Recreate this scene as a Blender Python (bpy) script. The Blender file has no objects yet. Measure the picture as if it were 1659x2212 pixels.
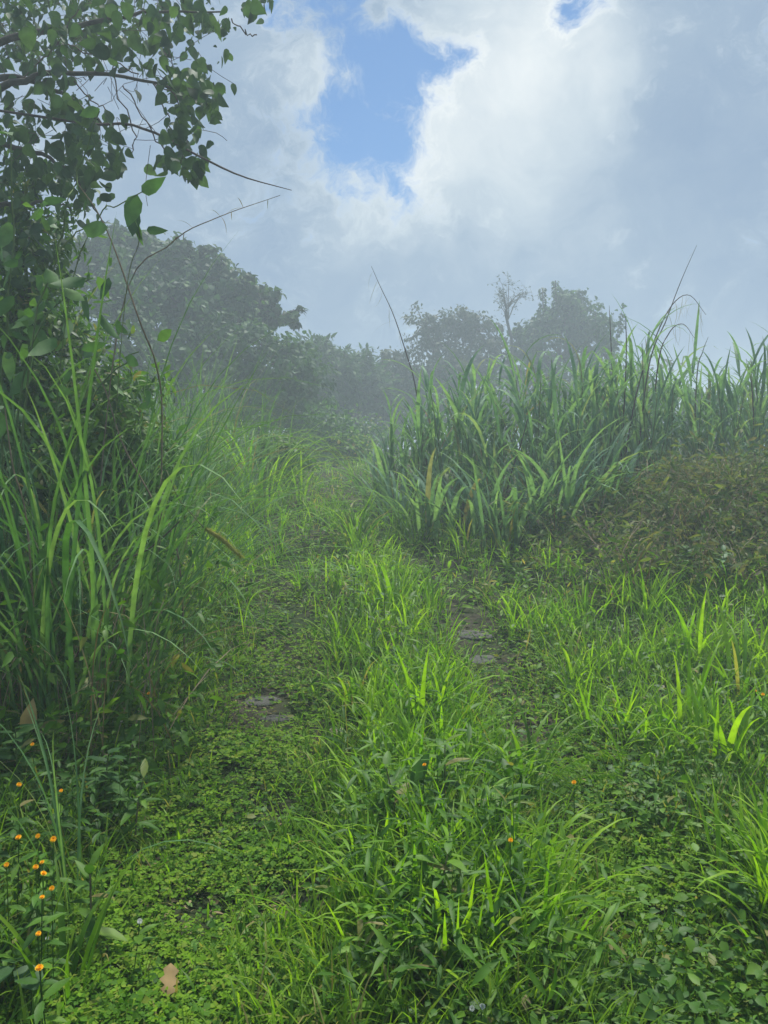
import bpy, math
import numpy as np
from mathutils import Vector, Matrix

rng = np.random.default_rng(11)
R = math.radians
scn = bpy.context.scene
col = scn.collection

# ------------------------------------------------------------------ camera
CAMZ = 1.75
PITCH = 4.2                       # degrees below the horizontal
cam_d = bpy.data.cameras.new('camera')
cam_d.sensor_fit = 'HORIZONTAL'
cam_d.sensor_width = 36.0
cam_d.lens = 36.0
cam_d.clip_start = 0.05
cam_d.clip_end = 2000
cam = bpy.data.objects.new('camera', cam_d)
cam.location = (0, 0, CAMZ)
cam.rotation_euler = (R(90 - PITCH), 0, 0)
col.objects.link(cam)
scn.camera = cam

# ------------------------------------------------------------------ light
SUN_EL, SUN_AZ = 62.0, 14.0       # azimuth from +Y (straight ahead) towards +X
world = bpy.data.worlds.new('World')
scn.world = world
world.use_nodes = True
sun_d = bpy.data.lights.new('sun', 'SUN')
sun_d.energy = 4.6
sun_d.angle = R(7)
sun_d.color = (1.0, 0.97, 0.91)
sun = bpy.data.objects.new('sun', sun_d)
sd = Vector((math.cos(R(SUN_EL)) * math.sin(R(SUN_AZ)), math.cos(R(SUN_EL)) * math.cos(R(SUN_AZ)), math.sin(R(SUN_EL))))
sun.rotation_euler = sd.to_track_quat('Z', 'Y').to_euler()
sun.location = (0, 0, 40)
col.objects.link(sun)

scn.view_settings.view_transform = 'Standard'
scn.view_settings.look = 'None'
scn.view_settings.exposure = 0.42
scn.view_settings.gamma = 1.0
scn.view_settings.use_curve_mapping = False
scn.render.engine = 'CYCLES'
cy = scn.cycles
cy.use_denoising = True
cy.denoiser = 'OPENIMAGEDENOISE'
cy.max_bounces = 7
cy.diffuse_bounces = 3
cy.glossy_bounces = 2
cy.transmission_bounces = 3
cy.volume_bounces = 1
cy.transparent_max_bounces = 6
cy.sample_clamp_indirect = 4.0
cy.caustics_reflective = False
cy.caustics_refractive = False

CF = math.cos(R(PITCH)); SF = math.sin(R(PITCH))

def ray(u, v):
    """direction through a point of the picture given on a 1659 x 2212 grid, scaled so that its y is 1"""
    a = (u - 829.5) / 1659; b = (1106 - v) / 1659
    d = Vector((a, CF + b * SF, -SF + b * CF))
    return d / d.y

def P(u, v, Y):
    d = ray(u, v)
    return Vector((d.x * Y, Y, CAMZ + d.z * Y))

# ------------------------------------------------------------------ sky
def build_sky():
    nt = world.node_tree
    n = nt.nodes; l = nt.links
    for x in list(n): n.remove(x)
    out = n.new('ShaderNodeOutputWorld')
    bg = n.new('ShaderNodeBackground')
    bg.inputs['Strength'].default_value = 0.1
    l.new(bg.outputs[0], out.inputs[0])
    sky = n.new('ShaderNodeTexSky')
    sky.sky_type = 'NISHITA'
    sky.sun_disc = False
    sky.sun_elevation = R(SUN_EL)
    sky.sun_rotation = R(SUN_AZ)
    sky.altitude = 300
    sky.dust_density = 0.6
    sky.ozone_density = 2.0
    tc = n.new('ShaderNodeTexCoord')
    nrm = n.new('ShaderNodeVectorMath'); nrm.operation = 'NORMALIZE'
    l.new(tc.outputs['Generated'], nrm.inputs[0])
    D = nrm.outputs[0]
    def tex(src, scale, detail, rough, dist, off):
        mp = n.new('ShaderNodeMapping')
        mp.inputs['Location'].default_value = off
        mp.inputs['Scale'].default_value = (1, 1, 1.2)
        l.new(src, mp.inputs[0])
        t = n.new('ShaderNodeTexNoise')
        for k, q in (('Scale', scale), ('Detail', detail), ('Roughness', rough), ('Distortion', dist)): t.inputs[k].default_value = q
        l.new(mp.outputs[0], t.inputs['Vector'])
        return t
    def m(op, a, b=None, clamp=False):
        x = n.new('ShaderNodeMath'); x.operation = op; x.use_clamp = clamp
        for i, q in enumerate((a, b)):
            if q is None: continue
            if isinstance(q, (int, float)): x.inputs[i].default_value = q
            else: l.new(q, x.inputs[i])
        return x.outputs[0]
    def amp(src, scale, detail, rough, dist, off, k):          # noise centred on 0, scaled to about +-k
        return m('MULTIPLY', m('SUBTRACT', tex(src, scale, detail, rough, dist, off).outputs[0], 0.5), k * 3.2)
    def warp(src, scale, k, off):
        t = tex(src, scale, 4, 0.55, 0, off)
        a = n.new('ShaderNodeVectorMath'); a.operation = 'SUBTRACT'; a.inputs[1].default_value = (.5, .5, .5); l.new(t.outputs['Color'], a.inputs[0])
        b = n.new('ShaderNodeVectorMath'); b.operation = 'SCALE'; b.inputs['Scale'].default_value = k; l.new(a.outputs[0], b.inputs[0])
        c = n.new('ShaderNodeVectorMath'); c.operation = 'ADD'; l.new(src, c.inputs[0]); l.new(b.outputs[0], c.inputs[1])
        return c.outputs[0]
    DW = warp(warp(D, 5, .10, (1, 2, 3)), 16, .055, (4, 1, 2))
    def blob(u, v, r, w, src=None):
        x = n.new('ShaderNodeVectorMath'); x.operation = 'DISTANCE'
        l.new(src or DW, x.inputs[0]); x.inputs[1].default_value = ray(u, v).normalized()
        mr = n.new('ShaderNodeMapRange'); mr.interpolation_type = 'SMOOTHSTEP'
        l.new(x.outputs['Value'], mr.inputs['Value'])
        mr.inputs['From Min'].default_value = 0; mr.inputs['From Max'].default_value = r / 1659
        mr.inputs['To Min'].default_value = w; mr.inputs['To Max'].default_value = 0
        return mr.outputs[0]
    # cloud thickness: 0 clear, 1 full; blue gaps where the thickness dips
    dens = m('ADD', 0.95, amp(D, 2.4, 3, .5, 0, (3.1, 1.7, .4), .10))
    dens = m('ADD', dens, amp(DW, 8.5, 12, .64, .15, (.7, 5.2, 2.2), .52))
    dens = m('ADD', dens, amp(DW, 26, 10, .70, .3, (2.7, 1.2, 5.2), .40))
    for a in ((850, 150, 420, -.62), (870, 240, 130, -.30), (735, 325, 135, -.60), (960, 100, 170, -.22), (1262, 10, 110, -.95), (680, 60, 220, -.30),
              (650, 180, 70, .38), (545, 170, 150, .25), (832, 55, 60, .55), (975, 35, 110, .60), (905, 20, 60, .25), (1180, 230, 280, .55), (980, 330, 150, .40), (1110, 70, 120, .30)):
        dens = m('ADD', dens, blob(*a))
    al = n.new('ShaderNodeMapRange'); al.interpolation_type = 'SMOOTHSTEP'
    l.new(dens, al.inputs['Value'])
    al.inputs['From Min'].default_value = 0.20; al.inputs['From Max'].default_value = 0.78
    # brightness: sunlit white billows where the cloud is thin or turned to the light, grey-blue where it is thick
    br = m('ADD', 0.22, amp(D, 3.4, 4, .5, 0, (1.3, .2, 7.7), .13))
    br = m('ADD', br, amp(DW, 7, 9, .52, .1, (6.3, 3.2, 1.7), .14))
    br = m('ADD', br, amp(DW, 18, 9, .62, .2, (1.3, 8.2, 4.7), .12))
    edge = n.new('ShaderNodeMapRange'); edge.interpolation_type = 'SMOOTHSTEP'; l.new(dens, edge.inputs['Value'])
    edge.inputs['From Min'].default_value = 0.55; edge.inputs['From Max'].default_value = 1.0
    edge.inputs['To Min'].default_value = 0.26; edge.inputs['To Max'].default_value = 0.0
    br = m('ADD', br, edge.outputs[0])
    for a in ((1080, 170, 400, .44), (800, 400, 250, .34), (1000, 300, 260, .20), (1230, 80, 220, .24), (1330, 180, 90, .12), (560, 190, 220, .08), (660, 170, 70, .25), (1230, 540, 330, .13),
              (1640, 350, 420, -.13), (620, 560, 260, -.08), (700, 30, 200, -.1), (760, 700, 200, -.08)):
        br = m('ADD', br, blob(*a))
    ramp = n.new('ShaderNodeValToRGB')
    e = ramp.color_ramp.elements
    e[0].position = 0.0; e[0].color = (0.200, 0.305, 0.480, 1)
    e[1].position = 1.0; e[1].color = (0.86, 0.90, 0.91, 1)
    x = e.new(0.30); x.color = (0.31, 0.415, 0.555, 1)
    x = e.new(0.62); x.color = (0.55, 0.64, 0.72, 1)
    l.new(br, ramp.inputs[0])
    sc = n.new('ShaderNodeVectorMath'); sc.operation = 'SCALE'; sc.inputs['Scale'].default_value = 7.6
    l.new(ramp.outputs[0], sc.inputs[0])
    mix = n.new('ShaderNodeMix'); mix.data_type = 'RGBA'
    l.new(al.outputs[0], mix.inputs['Factor'])
    gs = n.new('ShaderNodeVectorMath'); gs.operation = 'MULTIPLY'; gs.inputs[1].default_value = (0.46, 0.69, 0.86)
    l.new(sky.outputs[0], gs.inputs[0])
    l.new(gs.outputs[0], mix.inputs['A']); l.new(sc.outputs[0], mix.inputs['B'])
    l.new(mix.outputs['Result'], bg.inputs['Color'])
build_sky()

# ------------------------------------------------------------------ terrain function
def sstep(a, b, x):
    t = np.clip((np.asarray(x, float) - a) / (b - a), 0, 1)
    return t * t * (3 - 2 * t)

def xc(y):                                    # centre line of the overgrown track
    y = np.asarray(y, float)
    return 0.15 - 0.0125 * np.clip(y - 3, 0, 16) ** 2

def zt(x, y):
    x = np.asarray(x, float); y = np.asarray(y, float)
    c = xc(y)
    z = 1.32 * sstep(4.5, 19, y) + 0.02 * np.clip(y - 19, 0, 30)
    d = x - c
    z = z + (0.42 + .25 * sstep(7, 13, y)) * sstep(1.2, 3.4, -d) * sstep(1.5, 5, y) + 0.35 * sstep(3.5, 9, -d)
    z = z + 0.22 * sstep(1.7, 3.6, d) * sstep(3, 7, y)
    z = z + 0.62 * np.exp(-(((x - 5.6) / 2.6) ** 2 + ((y - 10.0) / 1.7) ** 2))
    tr = np.exp(-((np.abs(d) - 0.88) / 0.30) ** 2)
    z = z - 0.06 * tr + 0.05 * np.exp(-(d / 0.45) ** 2)
    z = z + 0.025 * np.sin(1.9 * x + 0.6 * y) * np.cos(1.3 * y - 0.4 * x) + 0.012 * np.sin(5.1 * x + 1.0) * np.sin(4.3 * y)
    return z

def gp(u, v, h=0.0):
    """point of the terrain (raised by h) seen at that place of the picture"""
    d = ray(u, v)
    lo = 1.0
    Y = 1.2
    while Y < 60:
        if CAMZ + d.z * Y < float(zt(d.x * Y, Y)) + h: break
        lo = Y; Y += 0.1
    a, b = lo, Y
    for _ in range(20):
        mY = (a + b) / 2
        if CAMZ + d.z * mY < float(zt(d.x * mY, mY)) + h: b = mY
        else: a = mY
    return Vector((d.x * b, b, float(zt(d.x * b, b))))

def ground_at(x, y): return Vector((x, y, float(zt(x, y))))

# ------------------------------------------------------------------ materials
def new_mat(name):
    m = bpy.data.materials.new(name); m.use_nodes = True
    nt = m.node_tree
    for x in list(nt.nodes): nt.nodes.remove(x)
    return m, nt.nodes, nt.links

def leaf_mat(name, cols, trans=0.38, rough=0.42, spec=0.35, tip=None, tipamt=0.0, tcol=(1.22, 1.32, 0.42), spots=0.25):
    """cols: list of (position, rgb) over a random value per leaf; tip: colour the leaf takes towards its end"""
    m, n, l = new_mat(name)
    out = n.new('ShaderNodeOutputMaterial')
    at = n.new('ShaderNodeAttribute'); at.attribute_name = 'rnd'
    oi = n.new('ShaderNodeObjectInfo')
    ad = n.new('ShaderNodeMath'); ad.operation = 'ADD'
    l.new(at.outputs['Fac'], ad.inputs[0]); l.new(oi.outputs['Random'], ad.inputs[1])
    fr = n.new('ShaderNodeMath'); fr.operation = 'FRACT'; l.new(ad.outputs[0], fr.inputs[0])
    rp = n.new('ShaderNodeValToRGB')
    els = rp.color_ramp.elements
    while len(els) > 1: els.remove(els[-1])
    els[0].position = cols[0][0]; els[0].color = (*cols[0][1], 1)
    for p, c in cols[1:]:
        e = els.new(p); e.color = (*c, 1)
    l.new(fr.outputs[0], rp.inputs[0])
    base = rp.outputs[0]
    ns = n.new('ShaderNodeTexNoise'); ns.inputs['Scale'].default_value = 14; ns.inputs['Detail'].default_value = 3
    geo = n.new('ShaderNodeNewGeometry')
    l.new(geo.outputs['Position'], ns.inputs['Vector'])
    mr = n.new('ShaderNodeMapRange'); l.new(ns.outputs[0], mr.inputs['Value'])
    mr.inputs['From Min'].default_value = 0.3; mr.inputs['From Max'].default_value = 0.7
    mr.inputs['To Min'].default_value = 1 - spots; mr.inputs['To Max'].default_value = 1 + spots
    mv = n.new('ShaderNodeVectorMath'); mv.operation = 'SCALE'
    l.new(base, mv.inputs[0]); l.new(mr.outputs[0], mv.inputs['Scale'])
    base = mv.outputs[0]
    if tip is not None:
        ta = n.new('ShaderNodeAttribute'); ta.attribute_name = 'along'
        tm = n.new('ShaderNodeMapRange'); l.new(ta.outputs['Fac'], tm.inputs['Value'])
        tm.inputs['From Min'].default_value = 0.5; tm.inputs['From Max'].default_value = 1.0
        tm.inputs['To Min'].default_value = 0.0; tm.inputs['To Max'].default_value = tipamt
        mx = n.new('ShaderNodeMix'); mx.data_type = 'RGBA'
        l.new(tm.outputs[0], mx.inputs['Factor']); l.new(base, mx.inputs['A']); mx.inputs['B'].default_value = (*tip, 1)
        base = mx.outputs['Result']
    pr = n.new('ShaderNodeBsdfPrincipled')
    l.new(base, pr.inputs['Base Color'])
    pr.inputs['Roughness'].default_value = min(.8, rough + .12)
    pr.inputs['Specular IOR Level'].default_value = spec * .62
    tv = n.new('ShaderNodeVectorMath'); tv.operation = 'MULTIPLY'; tv.inputs[1].default_value = tcol
    l.new(base, tv.inputs[0])
    tr = n.new('ShaderNodeBsdfTranslucent'); l.new(tv.outputs[0], tr.inputs['Color'])
    ms = n.new('ShaderNodeMixShader'); ms.inputs[0].default_value = trans
    l.new(pr.outputs[0], ms.inputs[1]); l.new(tr.outputs[0], ms.inputs[2])
    l.new(ms.outputs[0], out.inputs[0])
    return m

def solid_mat(name, c1, c2, scale=8.0, rough=0.85, bump=0.4):
    m, n, l = new_mat(name)
    out = n.new('ShaderNodeOutputMaterial')
    pr = n.new('ShaderNodeBsdfPrincipled'); pr.inputs['Roughness'].default_value = rough
    pr.inputs['Specular IOR Level'].default_value = 0.2
    tc = n.new('ShaderNodeTexCoord')
    ns = n.new('ShaderNodeTexNoise'); ns.inputs['Scale'].default_value = scale; ns.inputs['Detail'].default_value = 8
    ns.inputs['Roughness'].default_value = 0.65
    l.new(tc.outputs['Object'], ns.inputs['Vector'])
    rp = n.new('ShaderNodeValToRGB')
    rp.color_ramp.elements[0].position = 0.32; rp.color_ramp.elements[0].color = (*c1, 1)
    rp.color_ramp.elements[1].position = 0.70; rp.color_ramp.elements[1].color = (*c2, 1)
    l.new(ns.outputs[0], rp.inputs[0]); l.new(rp.outputs[0], pr.inputs['Base Color'])
    bp = n.new('ShaderNodeBump'); bp.inputs['Strength'].default_value = bump; bp.inputs['Distance'].default_value = 0.02
    l.new(ns.outputs[0], bp.inputs['Height']); l.new(bp.outputs[0], pr.inputs['Normal'])
    l.new(pr.outputs[0], out.inputs[0])
    return m

M = {}
M['soil'] = solid_mat('soil', (0.028, 0.024, 0.016), (0.085, 0.075, 0.055), 7, 0.95, 0.8)
M['stone'] = solid_mat('stone', (0.05, 0.05, 0.045), (0.13, 0.13, 0.12), 14, 0.8, 0.6)
M['pale_stone'] = solid_mat('pale_stone', (0.26, 0.20, 0.15), (0.5, 0.42, 0.34), 18, 0.8, 0.5)
M['bark'] = solid_mat('bark', (0.045, 0.038, 0.030), (0.12, 0.105, 0.085), 12, 0.9, 0.8)
M['dead_stem'] = solid_mat('dead_stem', (0.12, 0.09, 0.055), (0.28, 0.22, 0.14), 20, 0.8, 0.3)
M['twig'] = solid_mat('twig', (0.05, 0.038, 0.035), (0.12, 0.085, 0.07), 20, 0.8, 0.3)
M['clover'] = leaf_mat('clover', [(0, (0.055, 0.15, 0.010)), (0.5, (0.11, 0.245, 0.012)), (0.85, (0.18, 0.32, 0.016)), (0.97, (0.22, 0.28, 0.04))], 0.42, 0.5, 0.22)
M['weed'] = leaf_mat('weed', [(0, (0.036, 0.105, 0.014)), (0.5, (0.068, 0.17, 0.018)), (0.94, (0.125, 0.25, 0.022)), (0.995, (0.22, 0.20, 0.07))], 0.36, 0.40, 0.38)
M['median'] = leaf_mat('median', [(0, (0.034, 0.105, 0.012)), (0.5, (0.075, 0.19, 0.015)), (0.94, (0.15, 0.30, 0.02)), (0.995, (0.22, 0.20, 0.07))], 0.42, 0.40, 0.38)
M['broad'] = leaf_mat('broad', [(0, (0.05, 0.125, 0.04)), (0.6, (0.085, 0.19, 0.055)), (1, (0.14, 0.26, 0.07))], 0.34, 0.42, 0.4)
M['grass'] = leaf_mat('grass', [(0, (0.055, 0.15, 0.012)), (0.45, (0.11, 0.245, 0.012)), (0.8, (0.19, 0.35, 0.015)), (0.93, (0.25, 0.39, 0.02)), (0.98, (0.30, 0.25, 0.10))], 0.5, 0.38, 0.35, (0.20, 0.27, 0.05), 0.35)
M['lime'] = leaf_mat('lime', [(0, (0.11, 0.27, 0.012)), (0.5, (0.20, 0.38, 0.014)), (1, (0.29, 0.47, 0.02))], 0.5, 0.38, 0.32)
M['tallgrass'] = leaf_mat('tallgrass', [(0, (0.055, 0.15, 0.05)), (0.5, (0.105, 0.23, 0.085)), (0.93, (0.18, 0.31, 0.13)), (0.995, (0.25, 0.24, 0.12))], 0.38, 0.5, 0.2, (0.17, 0.24, 0.11), 0.25)
M['cane'] = leaf_mat('cane', [(0, (0.09, 0.19, 0.12)), (0.5, (0.155, 0.29, 0.18)), (0.9, (0.24, 0.39, 0.23)), (0.97, (0.27, 0.32, 0.18)), (0.995, (0.27, 0.21, 0.13))], 0.38, 0.5, 0.18, (0.17, 0.25, 0.12), 0.25)
M['canestalk'] = leaf_mat('canestalk', [(0, (0.08, 0.14, 0.04)), (0.6, (0.13, 0.18, 0.06)), (1, (0.18, 0.15, 0.09))], 0.05, 0.5, 0.3)
M['scrub'] = leaf_mat('scrub', [(0, (0.045, 0.105, 0.028)), (0.35, (0.09, 0.15, 0.04)), (0.6, (0.15, 0.18, 0.07)), (0.88, (0.20, 0.18, 0.105)), (0.98, (0.22, 0.28, 0.06))], 0.38, 0.55, 0.25)
M['scrubstem'] = leaf_mat('scrubstem', [(0, (0.13, 0.09, 0.065)), (0.6, (0.24, 0.18, 0.125)), (1, (0.34, 0.29, 0.20))], 0.15, 0.7, 0.2)
M['tree'] = leaf_mat('tree', [(0, (0.025, 0.072, 0.026)), (0.5, (0.042, 0.105, 0.034)), (1, (0.07, 0.145, 0.044))], 0.32, 0.5, 0.25)
M['vine'] = leaf_mat('vine', [(0, (0.016, 0.05, 0.018)), (0.5, (0.04, 0.10, 0.034)), (1, (0.10, 0.185, 0.055))], 0.32, 0.5, 0.25)
M['brushtree'] = leaf_mat('brushtree', [(0, (0.028, 0.055, 0.026)), (0.5, (0.045, 0.075, 0.035)), (1, (0.08, 0.09, 0.05))], 0.28, 0.5, 0.3)
M['overhang'] = leaf_mat('overhang', [(0, (0.032, 0.075, 0.036)), (0.5, (0.055, 0.115, 0.05)), (1, (0.09, 0.165, 0.065))], 0.33, 0.5, 0.3)
M['dryleaf'] = leaf_mat('dryleaf', [(0, (0.30, 0.21, 0.10)), (1, (0.42, 0.30, 0.15))], 0.25, 0.7, 0.2)
M['drygrass'] = leaf_mat('drygrass', [(0, (0.20, 0.155, 0.09)), (0.5, (0.30, 0.24, 0.14)), (1, (0.15, 0.16, 0.06))], 0.25, 0.65, 0.2)
M['seedhead'] = leaf_mat('seedhead', [(0, (0.22, 0.26, 0.06)), (0.6, (0.34, 0.34, 0.10)), (1, (0.42, 0.38, 0.16))], 0.4, 0.6, 0.2)
M['orange'] = leaf_mat('orange', [(0, (0.92, 0.42, 0.01)), (1, (0.95, 0.58, 0.02))], 0.4, 0.55, 0.2, spots=0.1)
M['petalwhite'] = leaf_mat('petalwhite', [(0, (0.65, 0.66, 0.6)), (1, (0.8, 0.8, 0.74))], 0.3, 0.6, 0.2, tcol=(1, 1, 1), spots=0.08)

# ------------------------------------------------------------------ mesh building
class MB:
    def __init__(s): s.V = []; s.F = {}; s.r = []; s.t = []; s.n = 0
    def add(s, V, F, r, t):
        V = np.asarray(V, float).reshape(-1, 3)
        for f in (F if isinstance(F, list) else [F]):
            f = np.asarray(f, int)
            s.F.setdefault(f.shape[1], []).append(f + s.n)
        s.V.append(V); s.r.append(np.broadcast_to(np.asarray(r, float).ravel(), (len(V),))); s.t.append(np.broadcast_to(np.asarray(t, float).ravel(), (len(V),)))
        s.n += len(V)
        return s
    def mesh(s, name, mat, smooth=True):
        me = bpy.data.meshes.new(name)
        V = np.concatenate(s.V)
        me.vertices.add(len(V)); me.vertices.foreach_set('co', V.astype(np.float32).ravel())
        idx = []; st = []; tot = []; c = 0
        for k, L in s.F.items():
            f = np.concatenate(L)
            idx.append(f.ravel()); st.append(c + np.arange(len(f)) * k); tot.append(np.full(len(f), k)); c += f.size
        idx = np.concatenate(idx)
        me.loops.add(len(idx)); me.loops.foreach_set('vertex_index', idx.astype(np.int32))
        st = np.concatenate(st)
        me.polygons.add(len(st)); me.polygons.foreach_set('loop_start', st.astype(np.int32))
        me.polygons.foreach_set('use_smooth', np.full(len(st), smooth))
        for nm, arr in (('rnd', s.r), ('along', s.t)):
            a = me.attributes.new(nm, 'FLOAT', 'POINT'); a.data.foreach_set('value', np.concatenate(arr).astype(np.float32))
        me.update(calc_edges=True)
        me.materials.append(M[mat])
        return me
    def build(s, name, mat, parent=None, kind=None, smooth=True):
        return link(s.mesh(name, mat, smooth), name, parent, kind)

def link(me, name, parent=None, kind=None):
    o = bpy.data.objects.new(name, me); col.objects.link(o)
    if parent: o.parent = parent
    if kind: o['kind'] = kind
    return o

def thing(name, label, cat, loc, group=None, rz=0.0):
    o = bpy.data.objects.new(name, None); col.objects.link(o)
    o.empty_display_size = 0.2
    o.location = loc; o.rotation_euler = (0, 0, rz)
    o['label'] = label; o['category'] = cat
    if group: o['group'] = group
    return o

def tag(o, label, cat=None, group=None, kind=None):
    o['label'] = label
    if cat: o['category'] = cat
    if group: o['group'] = group
    if kind: o['kind'] = kind
    return o

def nrmz(a): return a / np.maximum(np.linalg.norm(a, axis=-1, keepdims=True), 1e-9)

def add_blades(mb, pos, az, pitch, bend, length, width, K=6, fold=0.0, base_w=0.45, power=1.4, rnd=None, swirl=None):
    """long grass leaves: arcs that leave the vertical by pitch and bend over by bend more"""
    pos = np.asarray(pos, float).reshape(-1, 3); N = len(pos)
    az, pitch, bend, length, width = [np.broadcast_to(np.asarray(q, float), (N,)) for q in (az, pitch, bend, length, width)]
    t = np.linspace(0, 1, K + 1)
    th = pitch[:, None] + bend[:, None] * t[None, :] ** power
    a2 = az[:, None] + t[None, :] * (0 if swirl is None else np.asarray(swirl)[:, None])
    d = np.stack([np.sin(th) * np.cos(a2), np.sin(th) * np.sin(a2), np.cos(th)], -1)
    step = (length / K)[:, None, None]
    c = np.zeros((N, K + 1, 3)); c[:, 1:] = np.cumsum((d[:, :-1] + d[:, 1:]) / 2 * step, 1)
    c += pos[:, None]
    side = np.stack([-np.sin(a2), np.cos(a2), np.zeros_like(a2 + th)], -1)
    w = (base_w + (1 - base_w) * np.clip(t / 0.3, 0, 1)) * np.clip(1 - np.clip((t - 0.35) / 0.65, 0, 1) ** 1.7, 0, 1)
    W = width[:, None, None] * w[None, :, None] * 0.5
    r = rng.random(N) if rnd is None else np.broadcast_to(np.asarray(rnd, float), (N,))
    if fold > 0:
        nn = np.cross(d, side)
        V = np.stack([c - side * W, c - nn * W * fold, c + side * W], 2)      # N,K+1,3,3
        k = np.arange(K); b = np.arange(N)[:, None] * (K + 1) * 3
        q1 = np.stack([k * 3, k * 3 + 1, (k + 1) * 3 + 1, (k + 1) * 3], -1)
        q = np.concatenate([q1, q1 + 1])
        F = (b[:, :, None] + q[None]).reshape(-1, 4)
        mb.add(V, F, np.repeat(r, (K + 1) * 3), np.tile(np.repeat(t, 3), N))
    else:
        V = np.stack([c - side * W, c + side * W], 2)
        k = np.arange(K); b = np.arange(N)[:, None] * (K + 1) * 2
        q = np.stack([k * 2, k * 2 + 1, k * 2 + 3, k * 2 + 2], -1)
        F = (b[:, :, None] + q[None]).reshape(-1, 4)
        mb.add(V, F, np.repeat(r, (K + 1) * 2), np.tile(np.repeat(t, 2), N))
    return c

# leaf outlines: rows of (along, half width); every leaf is folded a little along its midrib and droops
DIAMOND = [(0, 0), (0.42, 0.5), (1, 0)]
LANCE = [(0, 0.04), (0.22, 0.40), (0.5, 0.5), (0.78, 0.30), (1, 0)]
OVATE = [(0, 0.05), (0.16, 0.42), (0.42, 0.5), (0.72, 0.32), (1, 0)]
HEART = [(-0.10, 0.20), (0.04, 0.44), (0.28, 0.52), (0.58, 0.38), (0.82, 0.16), (1, 0)]
ROUND = [(0, 0.06), (0.3, 0.42), (0.65, 0.5), (0.93, 0.28), (1, 0)]

def add_leaves(mb, pos, L, Nn, length, width, shape=LANCE, fold=0.25, droop=0.15, rnd=None, wave=0.0):
    pos = np.asarray(pos, float).reshape(-1, 3); N = len(pos)
    L = nrmz(np.broadcast_to(np.asarray(L, float), (N, 3)))
    Nn = np.broadcast_to(np.asarray(Nn, float), (N, 3))
    S = nrmz(np.cross(Nn, L) + 1e-6); Nn = np.cross(L, S)
    length = np.broadcast_to(np.asarray(length, float), (N,)); width = np.broadcast_to(np.asarray(width, float), (N,))
    droop = np.broadcast_to(np.asarray(droop, float), (N,))
    K = len(shape) - 1
    t = np.array([a for a, _ in shape]); w = np.array([b for _, b in shape])
    r = rng.random(N) if rnd is None else np.broadcast_to(np.asarray(rnd, float), (N,))
    c = pos[:, None] + L[:, None] * (length[:, None] * t[None])[..., None] - Nn[:, None] * (length[:, None] * droop[:, None] * t[None] ** 2)[..., None]
    wv = S[:, None] * (width[:, None] * w[None])[..., None]
    up = Nn[:, None] * (width[:, None] * w[None] * fold)[..., None]
    if wave:
        up = up + Nn[:, None] * (width[:, None] * w[None] * wave * np.sin(t * 9.0)[None])[..., None]
    V = np.stack([c - wv + up, c, c + wv + up], 2)
    first, last = w[0] == 0, w[-1] == 0
    # drop the collapsed rows into single points by simple indexing
    ids = []; n = 0; keep = []
    for i in range(K + 1):
        if w[i] == 0: ids.append((n, n, n)); keep.append((i, 1)); n += 1
        else: ids.append((n, n + 1, n + 2)); keep += [(i, 0), (i, 1), (i, 2)]; n += 3
    ki = np.array([a for a, _ in keep]); kj = np.array([b for _, b in keep])
    VV = V[:, ki, kj]                                   # N,n,3
    tri = []; quad = []
    for i in range(K):
        A, B = ids[i], ids[i + 1]
        for s0, s1 in ((0, 1), (1, 2)):
            f = []
            for x in (A[s0], A[s1], B[s1], B[s0]):
                if x not in f: f.append(x)
            (tri if len(f) == 3 else quad).append(f)
    b = (np.arange(N) * n)[:, None, None]
    F = []
    if tri: F.append((b + np.array(tri)[None]).reshape(-1, 3))
    if quad: F.append((b + np.array(quad)[None]).reshape(-1, 4))
    mb.add(VV, F, np.repeat(r, n), np.tile(t[ki], N))

def add_tube(mb, pts, rad, sides=6, rnd=None):
    pts = np.asarray([tuple(p) for p in pts], float); n = len(pts)
    rad = np.broadcast_to(np.asarray(rad, float), (n,)) if np.ndim(rad) == 0 or len(np.atleast_1d(rad)) == n else np.interp(np.linspace(0, 1, n), np.linspace(0, 1, len(rad)), rad)
    d = nrmz(np.gradient(pts, axis=0))
    ref = np.where(np.abs(d[:, 2:3]) > 0.9, np.array([[1., 0, 0]]), np.array([[0, 0, 1.]]))
    a = nrmz(np.cross(d, ref)); b = np.cross(d, a)
    an = np.arange(sides) * 2 * np.pi / sides
    V = pts[:, None] + rad[:, None, None] * (a[:, None] * np.cos(an)[None, :, None] + b[:, None] * np.sin(an)[None, :, None])
    i = np.arange(n - 1)[:, None]; j = np.arange(sides)[None]
    F = np.stack([i * sides + j, i * sides + (j + 1) % sides, (i + 1) * sides + (j + 1) % sides, (i + 1) * sides + j], -1).reshape(-1, 4)
    mb.add(V, F, rng.random() if rnd is None else rnd, np.repeat(np.linspace(0, 1, n), sides))

def curve(pts, n=14, jit=0.0):
    """smooth line through control points"""
    p = np.array([tuple(q) for q in pts], float)
    if len(p) == 2: p = np.array([p[0], (p[0] + p[1]) / 2, p[1]])
    t = np.linspace(0, len(p) - 1, n); out = []
    e = np.vstack([2 * p[0] - p[1], p, 2 * p[-1] - p[-2]])
    for x in t:
        i = min(int(x), len(p) - 2); f = x - i
        a, b, c, d = e[i], e[i + 1], e[i + 2], e[i + 3]
        out.append(0.5 * ((2 * b) + (-a + c) * f + (2 * a - 5 * b + 4 * c - d) * f * f + (-a + 3 * b - 3 * c + d) * f ** 3))
    out = np.array(out)
    if jit: out[1:-1] += rng.normal(0, jit, out[1:-1].shape)
    return out

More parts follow.
